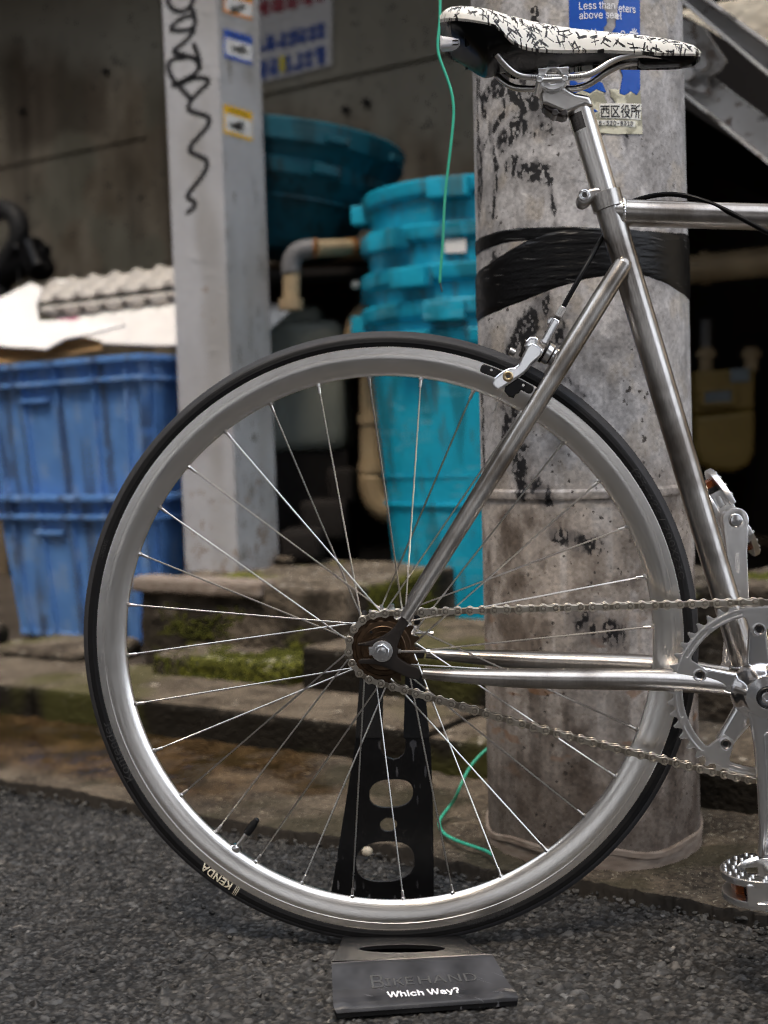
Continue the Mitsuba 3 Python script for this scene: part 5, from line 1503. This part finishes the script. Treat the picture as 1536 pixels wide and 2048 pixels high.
def chain_at(s):
    """Point on the chain's path: upper run from the ring back to the sprocket, round it, lower run forward, round the ring."""
    if s < Ls:
        a, b = P2(BB, RR, up_n), P2(AX, SPR, up_n); return a + (b - a) * s / Ls
    s -= Ls
    if s < arcS: return P2(AX, SPR, up_n + s / SPR)
    s -= arcS
    if s < Ls:
        a, b = P2(AX, SPR, lo_n), P2(BB, RR, lo_n); return a + (b - a) * s / Ls + np.array([0, -.004 * math.sin(math.pi * s / Ls)])
    s -= Ls
    return P2(BB, RR, lo_n + s / RR)


total = 2 * Ls + arcS + arcR; nl = int(total / .0127); nl -= nl % 2
pins = [chain_at((k * .0127 + .0042) % total) for k in range(nl + 1)]


def peanut(r, waist, hole=False):
    h = .00635
    p = Point(-h, 0).buffer(r, 5).union(Point(h, 0).buffer(r, 5)).union(sbox(-h, -waist, h, waist))
    p = p.buffer(.0011, quad_segs=3).buffer(-.0022, quad_segs=3).buffer(.0011, quad_segs=3).simplify(.00012)
    return p.difference(unary_union([Point(x, 0).buffer(.0027, 3) for x in (-h, h)])) if hole else p


ou = plateXZ(peanut(.0046, .0029, True), -.0050, -.0038, .0003, 1); ou2 = (ou[0] * [1, -1, 1], ou[1][:, ::-1])
pn = [rod((x, -.0056, 0), (x, .0056, 0), .0019, 9, .0004) for x in (-.00635, .00635)]
inn = plateXZ(peanut(.0042, .0028), -.0036, -.0026, .0003, 1); inn2 = (inn[0] * [1, -1, 1], inn[1][:, ::-1])
ro = [rod((x, -.0026, 0), (x, .0026, 0), .0038, 10) for x in (-.00635, .00635)]
first = {}
for k in range(nl):
    a, b = pins[k], pins[k + 1]
    c = (a + b) / 2; an = math.atan2(b[1] - a[1], b[0] - a[0])
    tw = T().translate([float(c[0]), CY, float(c[1])]).rotate([0, 1, 0], -math.degrees(an))
    kind = k % 2
    if kind not in first:
        first[kind] = put('link', cat(ou, ou2, *pn) if kind == 0 else cat(inn, inn2, *ro), ('chain_steel', 'chain_inner')[kind], parent=CH, smooth=35, to_world=tw)
    else:
        again('link', first[kind], CH, tw)

# ------------------------------------------------ cranks
CK = BK + '__crankset'; tag(CK, 'silver crankset with a toothed chainring and polished arms')
RC = np.array([BB[0], 0, BB[2]])
ring = cog(46, RR, 0, 0, 0, RC, phase=.3)
inner = Point(RC[0], RC[2]).buffer(.0795, 48)
tabs = []
BOLT = [math.radians(163.3 + 72 * k) for k in range(5)]
for a in BOLT:
    u = np.array([math.cos(a), math.sin(a)]); n2 = np.array([-u[1], u[0]]); c = RC[[0, 2]]
    tabs.append(Polygon([c + u * .082 + n2 * .021, c + u * .0765 + n2 * .0125, c + u * .066 + n2 * .0092, c + u * .0575 + n2 * .006, c + u * .0575 - n2 * .006, c + u * .066 - n2 * .0092, c + u * .0765 - n2 * .0125, c + u * .082 - n2 * .021]).buffer(-.002).buffer(.002))
rp = ring.difference(inner).union(unary_union(tabs))
put('chainring', plateXZ(rp, -.0455, -.0428, .0005), 'anodised', parent=CK)
face = Point(RC[0], RC[2]).buffer(.0886, 64).difference(inner).union(unary_union(tabs))
slots = []
for k in range(5):
    for a0, a1 in ((BOLT[k] + math.radians(12), BOLT[k] + math.radians(33)), (BOLT[k] + math.radians(40), BOLT[k] + math.radians(61))):
        slots.append(LineString([(RC[0] + .0842 * math.cos(q), RC[2] + .0842 * math.sin(q)) for q in np.linspace(a0, a1, 14)]).buffer(.0016, quad_segs=4))
holes = unary_union([Point(RC[0] + .065 * math.cos(a), RC[2] + .065 * math.sin(a)).buffer(.0048, 10) for a in BOLT])
put('ring_face', plateXZ(face.difference(unary_union(slots)).difference(holes), -.0470, -.0450, .0006), 'anodised', parent=CK)
for a in BOLT:
    c = (RC[0] + .065 * math.cos(a), RC[2] + .065 * math.sin(a))
    hexh = Polygon([(c[0] + .0030 * math.cos(q), c[1] + .0030 * math.sin(q)) for q in np.radians(np.arange(10, 370, 60))])
    k = put('ring_bolt', plateXZ(Point(c).buffer(.0066, 12).difference(Point(c).buffer(.0052, 12)), -.0494, -.0455, .0004, 2), 'polished', parent=CK)
    put('bowl', revolve([(.0053, -.0488), (.0044, -.0476), (.0030, -.0474), (.0, -.0474)], 24, c=(c[0], 0, c[1])), 'dark_steel', parent=k, smooth=50)
    put('socket', plateXZ(hexh, -.0477, -.0470), 'black_plastic', parent=k)
arms = []
for a in BOLT:
    u = np.array([math.cos(a), math.sin(a)]); n2 = np.array([-u[1], u[0]]); c = RC[[0, 2]]
    arms.append(Polygon([c + u * .002 + n2 * .017, c + u * .030 + n2 * .0122, c + u * .058 + n2 * .0095, c + u * .071 + n2 * .0088, c + u * .071 - n2 * .0088, c + u * .058 - n2 * .0095, c + u * .030 - n2 * .0122, c + u * .002 - n2 * .017]))
sp = unary_union(arms + [Point(RC[0], RC[2]).buffer(.026)]).buffer(.007).buffer(-.014).buffer(.007)
put('spider', plateXZ(sp, -.0450, -.0340, .0042, 4), 'polished', parent=CK)
put('boss', revolve([(.0, -.030), (.022, -.030), (.030, -.038), (.031, -.043), (.028, -.052), (.0245, -.060), (.0235, -.070), (.0215, -.0755), (.012, -.0765), (.012, -.068), (.0, -.068)], 48, c=tuple(RC)), 'polished', parent=CK, smooth=40)
put('crank_bolt_cap', revolve([(.0112, -.0772), (.0112, -.0700), (.0066, -.0700), (.0066, -.0766), (.0080, -.0778), (.0100, -.0780)], 36, True, c=tuple(RC)), 'black_plastic', parent=CK)
put('crank_bolt', plateXZ(Point(RC[0], RC[2]).buffer(.0062).difference(Polygon([(RC[0] + .003 * math.cos(q), RC[2] + .003 * math.sin(q)) for q in np.radians(np.arange(0, 360, 60))])), -.0760, -.0690, .001), 'polished', parent=CK)
FH = V3(1471, 1041, .0555)                    # the far arm's pedal eye
cv_ = FH[[0, 2]] - BB[[0, 2]]; cl = np.hypot(*cv_); cu = cv_ / cl; cn = np.array([-cu[1], cu[0]])


def crank(sign):
    """sign +1: the far arm (up), -1: the near one (down). Returns its outline in x, z."""
    b = BB[[0, 2]]; u = cu * sign; n2 = np.array([-u[1], u[0]])
    out = [(-.010, .0185), (.02, .0172), (.05, .0135), (.09, .0118), (.135, .0115), (.152, .0128), (.160, .0142)]
    left = [b + u * d + n2 * w for d, w in out]; right = [b + u * d - n2 * w for d, w in out[::-1]]
    body = Polygon(left + right).union(Point(b + u * cl).buffer(.0146, 16)).union(Point(b).buffer(.0205, 16))
    return body.buffer(.006).buffer(-.006).simplify(.00008)


def lean(m, sign, y_base, tip):
    """Lets the arm flare outward towards the pedal."""
    v, f = m; v = v.copy(); k = ((v[:, [0, 2]] - BB[[0, 2]]) @ (cu * sign)) / cl
    v[:, 1] += tip * np.clip(k, 0, 1) ** 1.5
    return v, f


put('crank_arm', lean(plateXZ(crank(-1), -.0745, -.0600, .0048, 5), -1, 0, -.010), 'polished', parent=CK, label='near crank arm pointing down')
b = BB[[0, 2]]
gr_ = LineString([b - cu * .040, b - cu * .128]).buffer(.0052, quad_segs=8)
rib = gr_.difference(LineString([b - cu * .040, b - cu * .128]).buffer(.0036, quad_segs=8))
put('groove', lean(plateXZ(rib, -.0756, -.0740, .0006, 2), -1, 0, -.010), 'polished', parent=CK)
put('crank_arm', lean(plateXZ(crank(1).difference(Point(FH[0], FH[2]).buffer(.0068)), .0500, .0635, .0016, 2), 1, 0, .004), 'anodised', parent=CK, label='far crank arm pointing up, its inner face in view')
put('pedal_eye', revolve([(.0068, .053), (.0072, .0532), (.0072, .062), (.0068, .062)], 28, True, c=(FH[0], 0, FH[2])), 'polished', parent=CK)
put('spindle_end', plateXZ(Point(FH[0], FH[2]).buffer(.0052).difference(Polygon([(FH[0] + .0026 * math.cos(q), FH[2] + .0026 * math.sin(q)) for q in np.radians(np.arange(0, 360, 60))])), .0545, .063, .0012), 'dark_steel', parent=CK)
put('spindle', rod(RC + [0, -.06, 0], RC + [0, .06, 0], .010, 18), 'dark_steel', parent=CK)
put('far_boss', revolve([(.0, .030), (.020, .030), (.021, .050), (.0205, .066), (.0, .066)], 36, c=tuple(RC)), 'anodised', parent=CK)
for txt, d0 in (('PG03-170', .062), ('A02F04', .112)):
    m = meshkit.text_mesh(txt, .0046, .0003, False); v = np.array(m.vertices)
    q = BB[[0, 2]] + cu * .0 + cu * (d0 + v[:, :1] * .95) + cn * (v[:, 1:2] - .0023)
    k = ((q - BB[[0, 2]]) @ cu) / cl
    put('lettering', (np.stack([q[:, 0], .0500 + .004 * np.clip(k, 0, 1) ** 1.5 - .0003 + v[:, 2], q[:, 1]], 1), np.array(m.faces)[:, ::-1]), 'sticker_white', parent=CK, smooth=False)


# ------------------------------------------------ pedals
def pedal(name, c, side, turn, label):
    """c: the pedal's centre; side -1 near, +1 far; turn: degrees about the spindle."""
    k = BK + '__' + name; tag(k, label)
    inn, out = -.044, .040                     # along y from the centre, inn towards the crank
    def P(m):
        v, f = m; v = v.copy()
        if side < 0: v[:, 1] *= -1; f = f[:, ::-1]
        v, f = rot((v, f), [0, 1, 0], turn); return v + c, f
    for fb in (-1, 1):
        for zb in (-1, 1):
            ring_ = affinity.scale(Point(0, 0).buffer(1, 20), .057, .046).difference(affinity.scale(Point(0, 0).buffer(1, 20), .040, .031))
            half = ring_.intersection(sbox(-.07, -.041, -.014, .041) if fb < 0 else sbox(.014, -.041, .07, .041))
            z0 = .0105 * zb
            put('cage', P(extr(half, z0 - .0036, z0 + .0036, .0012)), 'alloy', parent=k)
            st = []
            for r_, n_ in ((.0525, 9), (.0445, 8)):
                for q in np.linspace(-62, 62, n_):
                    a = math.radians(180 + q if fb < 0 else q)
                    p = np.array([r_ * math.cos(a), (r_ - .0105) * math.sin(a)])
                    if abs(p[0]) > .013: st.append(rod((p[0], p[1], z0 + zb * .003), (p[0], p[1], z0 + zb * .0054), .0017, 8, .0004))
            put('stud', P(cat(*st)), 'alloy', parent=k)
    put('end_plate', P(bx((-.040, .032, -.0108), (-.014, .0375, .0108), .002)), 'alloy', parent=k)
    put('end_plate', P(bx((.014, .032, -.0108), (.040, .0375, .0108), .002)), 'alloy', parent=k)
    arm = Polygon([(-.034, -.0085), (-.012, -.012), (-.006, -.014), (.006, -.014), (.012, -.012), (.034, -.0085), (.034, .0085), (.012, .012), (-.012, .012), (-.034, .0085)]).difference(sbox(-.028, -.0035, -.016, .0035)).difference(sbox(.016, -.0035, .028, .0035))
    m = extr(arm, -.003, .003, .001); m = (m[0][:, [0, 2, 1]], m[1][:, ::-1])
    put('body_arm', P(shift(m, (0, -.030, 0))), 'alloy', parent=k)
    put('body_arm', P(shift(m, (0, .026, 0))), 'alloy', parent=k)
    put('barrel', P(rod((0, -.034, 0), (0, .034, 0), .0105, 20, .002)), 'alloy', parent=k)
    put('spindle', P(rod((0, -.066, 0), (0, -.03, 0), .0062, 16, .001)), 'polished', parent=k)
    for fb in (-1, 1):
        put('reflector', P(bx((fb * .046, -.012, -.0078), (fb * .038, .012, .0078), .001)), 'amber', parent=k, label='orange reflector')
        put('reflector_case', P(bx((fb * .0385, -.018, -.0078), (fb * .031, .018, .0078), .001)), 'black_plastic', parent=k)
    for q in (-.020, .020): put('reflector_post', P(rod((q - .006 * np.sign(q), .022, 0), (q + .012 * np.sign(q), .022, 0), .004, 10)), 'alloy', parent=k)


NP = np.array([BB[0] - cv_[0], 0, BB[2] - cv_[1]])
pedal('pedal', NP + [-.006, -.138, .006], -1, -4, 'near alloy pedal with studded cage and orange reflector')
pedal('pedal_001', np.array([FH[0], .118, FH[2]]), 1, 62, 'far alloy pedal seen edge-on behind the seat tube')

# ------------------------------------------------ rear brake
RB = BK + '__rear_brake'; tag(RB, 'silver side-pull rim brake')
P_ = lambda pts, Y: Polygon(XZ(pts, Y))
arm_px = [(1064, 685), (1075, 690), (1084, 697), (1087, 704), (1083, 712), (1076, 719), (1068, 725), (1062, 731), (1056, 740), (1048, 748), (1036, 756), (1026, 763), (1014, 771), (1004, 777.5), (994, 780), (986.5, 775), (984, 765), (987, 757), (996, 749), (1006, 741.5), (1018, 736), (1030, 734), (1036, 729), (1041, 719), (1046, 708), (1051, 698), (1056, 690)]
slot = LineString(XZ([(996.5, 766), (1012, 755)], -.022)).buffer(.0030, quad_segs=5)
put('caliper_arm', plateXZ(P_(arm_px, -.022).buffer(.001).buffer(-.001).difference(slot), -.0265, -.0165, .0024, 4), 'polished', parent=RB)
put('caliper_arm', plateXZ(P_(arm_px, -.022).buffer(.001).buffer(-.001).difference(slot), .0165, .0265, .0024, 4), 'polished', parent=RB)
put('arm_bridge', plateXZ(P_([(1052, 683), (1060, 675), (1070, 674), (1076, 678), (1075, 688), (1084, 697), (1080, 708), (1068, 712), (1054, 700), (1049, 692)], -.012).buffer(.0006), -.019, .019, .003, 3), 'polished', parent=RB)
e0, e1 = V3(1053, 684, -.014), V3(1052, 683, 0)
put('spring', tube(spl([V3(1040, 712, .0), V3(1046, 698, -.004), V3(1050, 686, -.008), V3(1054, 680, -.010)], 14), .0022, 8), 'dark_steel', parent=RB, smooth=True)
pl = [(1080, 683), (1085, 676), (1106, 636), (1112, 637.5), (1119, 642), (1117, 648), (1096, 689), (1090, 690), (1084, 688)]
put('cable_arm', plateXZ(P_(pl, -.026), -.0305, -.0215, .0018, 3), 'polished', parent=RB)
put('lever_tab', plateXZ(P_([(1096, 637), (1104, 635), (1108, 640), (1098, 650), (1094, 646)], -.024), -.029, -.019, .001), 'polished', parent=RB)
b0, b1 = V3(1127, 613.5, -.026), V3(1115.5, 634, -.026); bu = (b1 - b0) / np.linalg.norm(b1 - b0)
bn = put('barrel_adjuster', rod(b0, b1, .0034, 20, .0006), 'stainless', parent=RB)
kn = []
ba = np.cross(bu, [0, 1, 0]); bb2 = np.cross(bu, ba)
for a in np.linspace(0, 2 * np.pi, 18, endpoint=False):
    o = (math.cos(a) * ba + math.sin(a) * bb2) * .0034; kn.append(rod(b0 + o + bu * .001, b1 + o - bu * .001, .00035, 5))
put('knurling', cat(*kn), 'stainless', parent=bn)
put('lock_nut', rod(b1, b1 + bu * .0045, .0040, 6), 'dark_steel', parent=RB)
# pivot stack between the arms and the stay bridge
pv0, pv1 = V3(1070, 693, 0), V3(1122, 722, 0); pu = (pv1 - pv0) / np.linalg.norm(pv1 - pv0)
for k0, k1, r, m in ((.0100, .0128, .0128, 'black_plastic'), (.0128, .0190, .0118, 'alloy'), (.0190, .0205, .0100, 'dark_steel'), (.0205, .0245, .0098, 'alloy'), (.0245, .0285, .0072, 'brass'), (.0, .034, .0030, 'stainless')):
    put('pivot_washer' if r > .004 else 'pivot_bolt', rod(pv0 + pu * k0, pv0 + pu * k1, r, 28 if m != 'brass' else 6, .0007 if r > .004 else 0), m, parent=RB)
fb_ = V3(1030, 706, .012); put('fixing_bolt', rod(fb_, fb_ + [-.006, 0, .003], .0042, 12, .0008), 'stainless', parent=RB)
pb0, pb1 = math.radians(69.3), math.radians(58.2)
pad = Polygon([(.3160 * math.cos(q), .336 + .3160 * math.sin(q)) for q in np.linspace(pb0, pb1, 20)] + [(.3068 * math.cos(q), .336 + .3068 * math.sin(q)) for q in np.linspace(pb1, pb0, 20)]).buffer(-.0035).buffer(.0035)
c = P_([(1012, 772), (1040, 778), (1038, 785), (1030, 788), (1027, 795), (1018, 792), (1010, 782)], -.016)
pad_s = pad.union(c.buffer(.0005)).buffer(.0015).buffer(-.0015)
ph_ = unary_union([Point(*XZ([q], -.018)[0]).buffer(.0016) for q in ((983, 739), (1047, 770))])
for sg in (-1, 1):
    y0, y1 = sorted((sg * .0113, sg * .0172))
    kp = put('brake_pad', plateXZ(pad_s.difference(ph_), y0, y1, .0012, 2), 'black_plastic', parent=RB)
    c = V3(1016, 753, -.027)
    y0, y1 = sorted((sg * .0265, sg * .0305))
    kb = put('pad_bolt', plateXZ(Point(c[0], c[2]).buffer(.0056).difference(Polygon([(c[0] + .0023 * math.cos(q), c[2] + .0023 * math.sin(q)) for q in np.radians(np.arange(0, 360, 60))])), y0, y1, .0014, 3), 'brass', parent=RB)
    y0, y1 = sorted((sg * .0150, sg * .0282)); put('shank', plateXZ(Point(c[0], c[2]).buffer(.0036), y0, y1), 'dark_steel', parent=kb)
ce = [V3(1004, 786, -.028), V3(995, 805, -.028), V3(986.5, 824, -.028)]
put('cable_end', tube([ce[0], ce[1], ce[1], ce[2] + (ce[1] - ce[2]) * .2, ce[2]], [.0007, .0007, .0013, .0013, .0006], 8), 'stainless', parent=RB, smooth=40)
put('cable_crimp', rod(ce[1] + (ce[0] - ce[1]) * .06, ce[1] - (ce[0] - ce[1]) * .06, .0020, 8), 'stainless', parent=RB)

# brake cable
cab = [V3(1125, 617, -.026), V3(1146, 579, -.022), V3(1172, 533, -.015), V3(1196, 490, -.002), V3(1212, 462, .012), V3(1232, 430, .021), V3(1256, 408, .024), V3(1290, 395, .020), V3(1340, 388.5, .010), V3(1392, 397, -.002), V3(1450, 420, -.013), V3(1500, 446, -.024), V3(1560, 476, -.034), V3(1700, 500, -.030), V3(1900, 470, -.02), V3(2100, 330, -.04), V3(2180, 250, -.08)]
put('brake_cable', tube(spl(cab, 140), .0026, 12), 'gloss_black', parent=BK, smooth=True, label='black cable housing looping from the rear brake over the top tube')
m = meshkit.text_mesh('JAGWIRE', .002, .0002) if False else None

# ------------------------------------------------ the front of the bicycle, right of the picture
FWK = BK + '__front_wheel'
FX = np.array([.985, 0, 0])
put('tyre', shift(tyre_mesh, FX), 'rubber', parent=FWK, smooth=True); put('rim', shift(rim_mesh, FX), 'alloy', parent=FWK, smooth=24)
spokes(FWK, FX, -.030, .030)
put('hub', shift(revolve([(.006, -.048), (.009, -.038), (.019, -.031), (.019, -.029), (.010, -.022), (.010, .022), (.019, .029), (.019, .031), (.009, .038), (.006, .048)], 32, c=tuple(AX)), FX), 'alloy', parent=FWK)
FK = BK + '__fork'
cr0 = HT1 - hd * .012
put('crown', rod(cr0 + [0, -.034, 0], cr0 + [0, .034, 0], .014, 18, .004), 'raw_steel', parent=FK)
for sg in (-1, 1): put('blade', tube(spl([cr0 + [0, sg * .030, 0], cr0 + (AX + FX - cr0) * .5 + [-.006, sg * .040, 0], AX + FX + [0, sg * .050, 0]], 18), np.linspace(.0125, .007, 18), 18), 'raw_steel', parent=FK, smooth=True)
HBK = BK + '__handlebar'
hs = HT0 + hd * .05
put('stem', cat(tube([HT0, hs + hd * .015], .0145, 20), tube([hs, hs + np.array([.08, 0, .012])], .015, 20)), 'alloy', parent=HBK, smooth=40)
hc = hs + np.array([.08, 0, .012])
put('bar', tube(spl([hc + [.03, -.26, .02], hc + [.0, -.20, .01], hc + [0, -.08, 0], hc, hc + [0, .08, 0], hc + [.0, .20, .01], hc + [.03, .26, .02]], 40), .0127, 16), 'brushed_post', parent=HBK, smooth=True)
for sg in (-1, 1): put('grip', tube([hc + [.006, sg * .215, .012], hc + [.031, sg * .262, .0205]], .016, 16), 'black_plastic', parent=HBK, smooth=40)

# ================================================================== BIKE STAND
SK = thing('bike_stand', 'scratched black metal display stand holding the rear wheel', 'bike stand')
SY_ = .0905
up = P_([(722, 1355), (716, 1420), (712, 1474), (708, 1500), (686, 1640), (660, 1800), (655, 1835), (872, 1835), (868, 1790), (866, 1620), (862, 1500), (858, 1474), (853, 1420), (846, 1355), (812, 1355), (810, 1420), (808, 1474), (811, 1480), (811, 1494), (808, 1506), (799, 1515), (787, 1518), (774, 1514), (765, 1505), (761, 1494), (761, 1480), (765, 1474), (766, 1420), (766, 1355)], SY_)


def oval(x0, y0, x1, y1, sk=0.0, p=2.4):
    a = np.linspace(0, 2 * np.pi, 48, endpoint=False)
    cx, cy, rx, ry = (x0 + x1) / 2, (y0 + y1) / 2, (x1 - x0) / 2, (y1 - y0) / 2
    return P_([(cx + rx * np.sign(math.cos(q)) * abs(math.cos(q)) ** (2 / p), cy + ry * np.sign(math.sin(q)) * abs(math.sin(q)) ** (2 / p) - sk * rx * math.cos(q)) for q in a], SY_)


up = up.difference(oval(739, 1558, 826, 1614, .07, 2.5)).difference(oval(760, 1635, 794, 1662, .05, 2)).difference(oval(712, 1682, 829, 1762, .06, 2.4))
put('upright', plateXZ(up, SY_ - .002, SY_ + .002, .0006), 'stand_black', parent=SK)
for pts in ([(722, 1340), (716, 1420), (712, 1474), (764, 1474), (766, 1340)], [(812, 1340), (808, 1474), (858, 1474), (845, 1340)]):
    put('rubber_sleeve', plateXZ(P_(pts, SY_).buffer(.0006), SY_ - .0038, SY_ + .0038, .001), 'rubber', parent=SK)
# base: rear bar, plate under the tyre with its slot, ridge and sloping tongue
zb_ = .007
bpts = [onz(660, 1800, zb_), onz(872, 1795, zb_), onz(935, 1872, .012), onz(978, 1905, .028), onz(664, 1926, .028), onz(662, 1878, .012)]
yb = SY_ + .012
def quadgrid(a, b, c, d, nu, nv, zf):
    """a-b is the rear edge (left, right), d-c the front one; zf(u, v) lifts."""
    u, v = np.meshgrid(np.linspace(0, 1, nu), np.linspace(0, 1, nv), indexing='ij')
    p = (1 - v)[..., None] * ((1 - u)[..., None] * a + u[..., None] * b) + v[..., None] * ((1 - u)[..., None] * d + u[..., None] * c)
    p[..., 2] += zf(u, v); return p
def sheet(p, th):
    nu, nv = p.shape[:2]; top = p.reshape(-1, 3); lo = top - [0, 0, th]; k = len(top); f = quads(nu, nv)
    idx = np.r_[np.arange(nu) * nv, (nu - 1) * nv + np.arange(1, nv), np.arange(nu - 2, -1, -1) * nv + nv - 1, np.arange(nv - 2, 0, -1)]; j = np.roll(idx, -1)
    return np.vstack([top, lo]), np.vstack([f[:, ::-1], f + k, np.stack([idx, j, j + k], 1), np.stack([idx, j + k, idx + k], 1)])


R0, R1 = onz(663, 1924, .030), onz(981, 1906, .030)
F0, F1 = onz(667, 2027, .006), onz(1040, 2002, .006)
K0, K1 = np.array([R0[0] + .0, SY_ - .001, .008]), np.array([at(868, 1800, SY_)[0], SY_ - .001, .008])
def tongue():
    nu, nv = 60, 46
    u, v = np.meshgrid(np.linspace(0, 1, nu), np.linspace(0, 1, nv), indexing='ij')
    wv = v ** 1.0
    p = (1 - wv)[..., None] * ((1 - u)[..., None] * R0 + u[..., None] * R1) + wv[..., None] * ((1 - u)[..., None] * F0 + u[..., None] * F1)
    # pressed profile: rounded ridge, slope, flatter toe with a turned-down lip, rounded front corners
    z = np.interp(v, [0, .06, .14, .30, .55, .72, .86, .97, 1], [.0295, .0300, .0285, .0235, .0160, .0128, .0118, .0095, .0060])
    p[..., 2] = z
    cr_ = np.clip((v - .86) / .14, 0, 1)
    mid = (p[nu // 2, :, :2])[None]
    pull = 1 - .035 * (1 - np.sqrt(np.clip(1 - cr_ ** 2, 0, 1)))
    p[..., 0] = p[nu // 2, :, 0][None] + (p[..., 0] - p[nu // 2, :, 0][None]) * pull
    for uc in (.06, .93):
        p[..., 2] += .0022 * np.exp(-(((u - uc) / .045) ** 2 + ((v - .88) / .07) ** 2))
    return sheet(p, .0045)
put('tongue', tongue(), 'stand_black', parent=SK, smooth=40, label='sloping scratched front plate with lettering')
# plate from the ridge back under the tyre, with an opening for it
def base_plate():
    a, b = K0, K1; c, d = R1 + [0, .002, 0], R0 + [0, .002, 0]
    poly = Polygon([(a[0], a[1]), (b[0], b[1]), (.060, .02), (c[0], c[1]), (d[0], d[1]), (a[0], .02)])
    ha, hb = onz(716, 1902, .022), onz(890, 1893, .022); hole = Polygon([((ha[0] + hb[0]) / 2 + (hb[0] - ha[0]) / 2 * math.cos(q), (ha[1] + hb[1]) / 2 + .008 + .017 * math.sin(q)) for q in np.linspace(0, 2 * np.pi, 40, endpoint=False)])
    v, f = extr(poly.difference(hole), -.002, .002)
    v, f = trimesh.remesh.subdivide_to_size(v, f, .008)
    m = trimesh.Trimesh(v, f, process=False); m.merge_vertices(digits_vertex=6); v, f = np.array(m.vertices), np.array(m.faces)
    k = np.clip((.0 - v[:, 1]) / (.0 - d[1]), 0, 1)
    v[:, 2] += .0085 + .0195 * k ** 1.3
    return v, f
put('base_plate', base_plate(), 'black_plastic', parent=SK, smooth=40)  # blacker than the rest of the stand: the tyre's shade put into the colour
a_, b_2 = np.array([-.115, SY_ + .004, .0]), np.array([.120, SY_ + .03, .008])
put('rear_bar', bx(a_, b_2, .002), 'stand_black', parent=SK)
for x in (-.030, .030):
    put('hook', tube(spl([[x, SY_, .335 + .005], [x, SY_ - .004, .350], [x, SY_ - .016, .356], [x, SY_ - .024, .350]], 14), .004, 10), 'rubber', parent=SK, smooth=True)


def on_tongue(u, v):
    """u, v in 0..1 over the tongue -> point and height"""
    p = (1 - v)[:, None] * ((1 - u)[:, None] * R0 + u[:, None] * R1) + v[:, None] * ((1 - u)[:, None] * F0 + u[:, None] * F1)
    p[:, 2] = np.interp(v, [0, .06, .14, .30, .55, .72, .86, .97, 1], [.0295, .0300, .0285, .0235, .0160, .0128, .0118, .0095, .0060])
    return p


TW = np.linalg.norm((R1 + F1 - R0 - F0) / 2); TD = np.linalg.norm((F0 + F1 - R0 - R1) / 2)


def stand_text(text, x, y, cap, mat, depth, bold, wide=1.0, outline=False):
    m = meshkit.text_mesh(text, cap, depth, bold); v = np.array(m.vertices); f = np.array(m.faces)
    v, f = trimesh.remesh.subdivide_to_size(v, f, .004)
    # where the sight line meets the tongue: solve (u, v)
    best, uu, vv = 1e9, 0, 0
    U_, V_ = np.meshgrid(np.linspace(0, 1, 81), np.linspace(0, 1, 81), indexing='ij'); q = on_tongue(U_.ravel(), V_.ravel()) - CAM
    z = q @ FWD; px = 768 + FOC * (q @ RGT) / z; py = 1024 - FOC * (q @ UPV) / z
    k = np.argmin((px - x) ** 2 + (py - y) ** 2); uu, vv = U_.ravel()[k], V_.ravel()[k]
    P = on_tongue(uu + v[:, 0] * wide / TW, vv - v[:, 1] / TD)
    return P + np.array([0, -.3, 1.0]) * (v[:, 2:3] + .0003), f


put('lettering', stand_text('Which Way?', 777, 1995, .0088, 'white_ink', .0006, True, .98), 'white_ink', parent=SK + '__tongue', smooth=False)
put('lettering', stand_text('B', 740, 1977, .0155, 'grey_ink', .0004, False, 1.15), 'grey_ink', parent=SK + '__tongue', smooth=False)
put('lettering', stand_text('IKE', 768, 1974, .0090, 'grey_ink', .0004, False, 1.45), 'grey_ink', parent=SK + '__tongue', smooth=False)
put('lettering', stand_text('HAND', 834, 1969, .0088, 'grey_ink', .0004, False, 1.75), 'grey_ink', parent=SK + '__tongue', smooth=False)
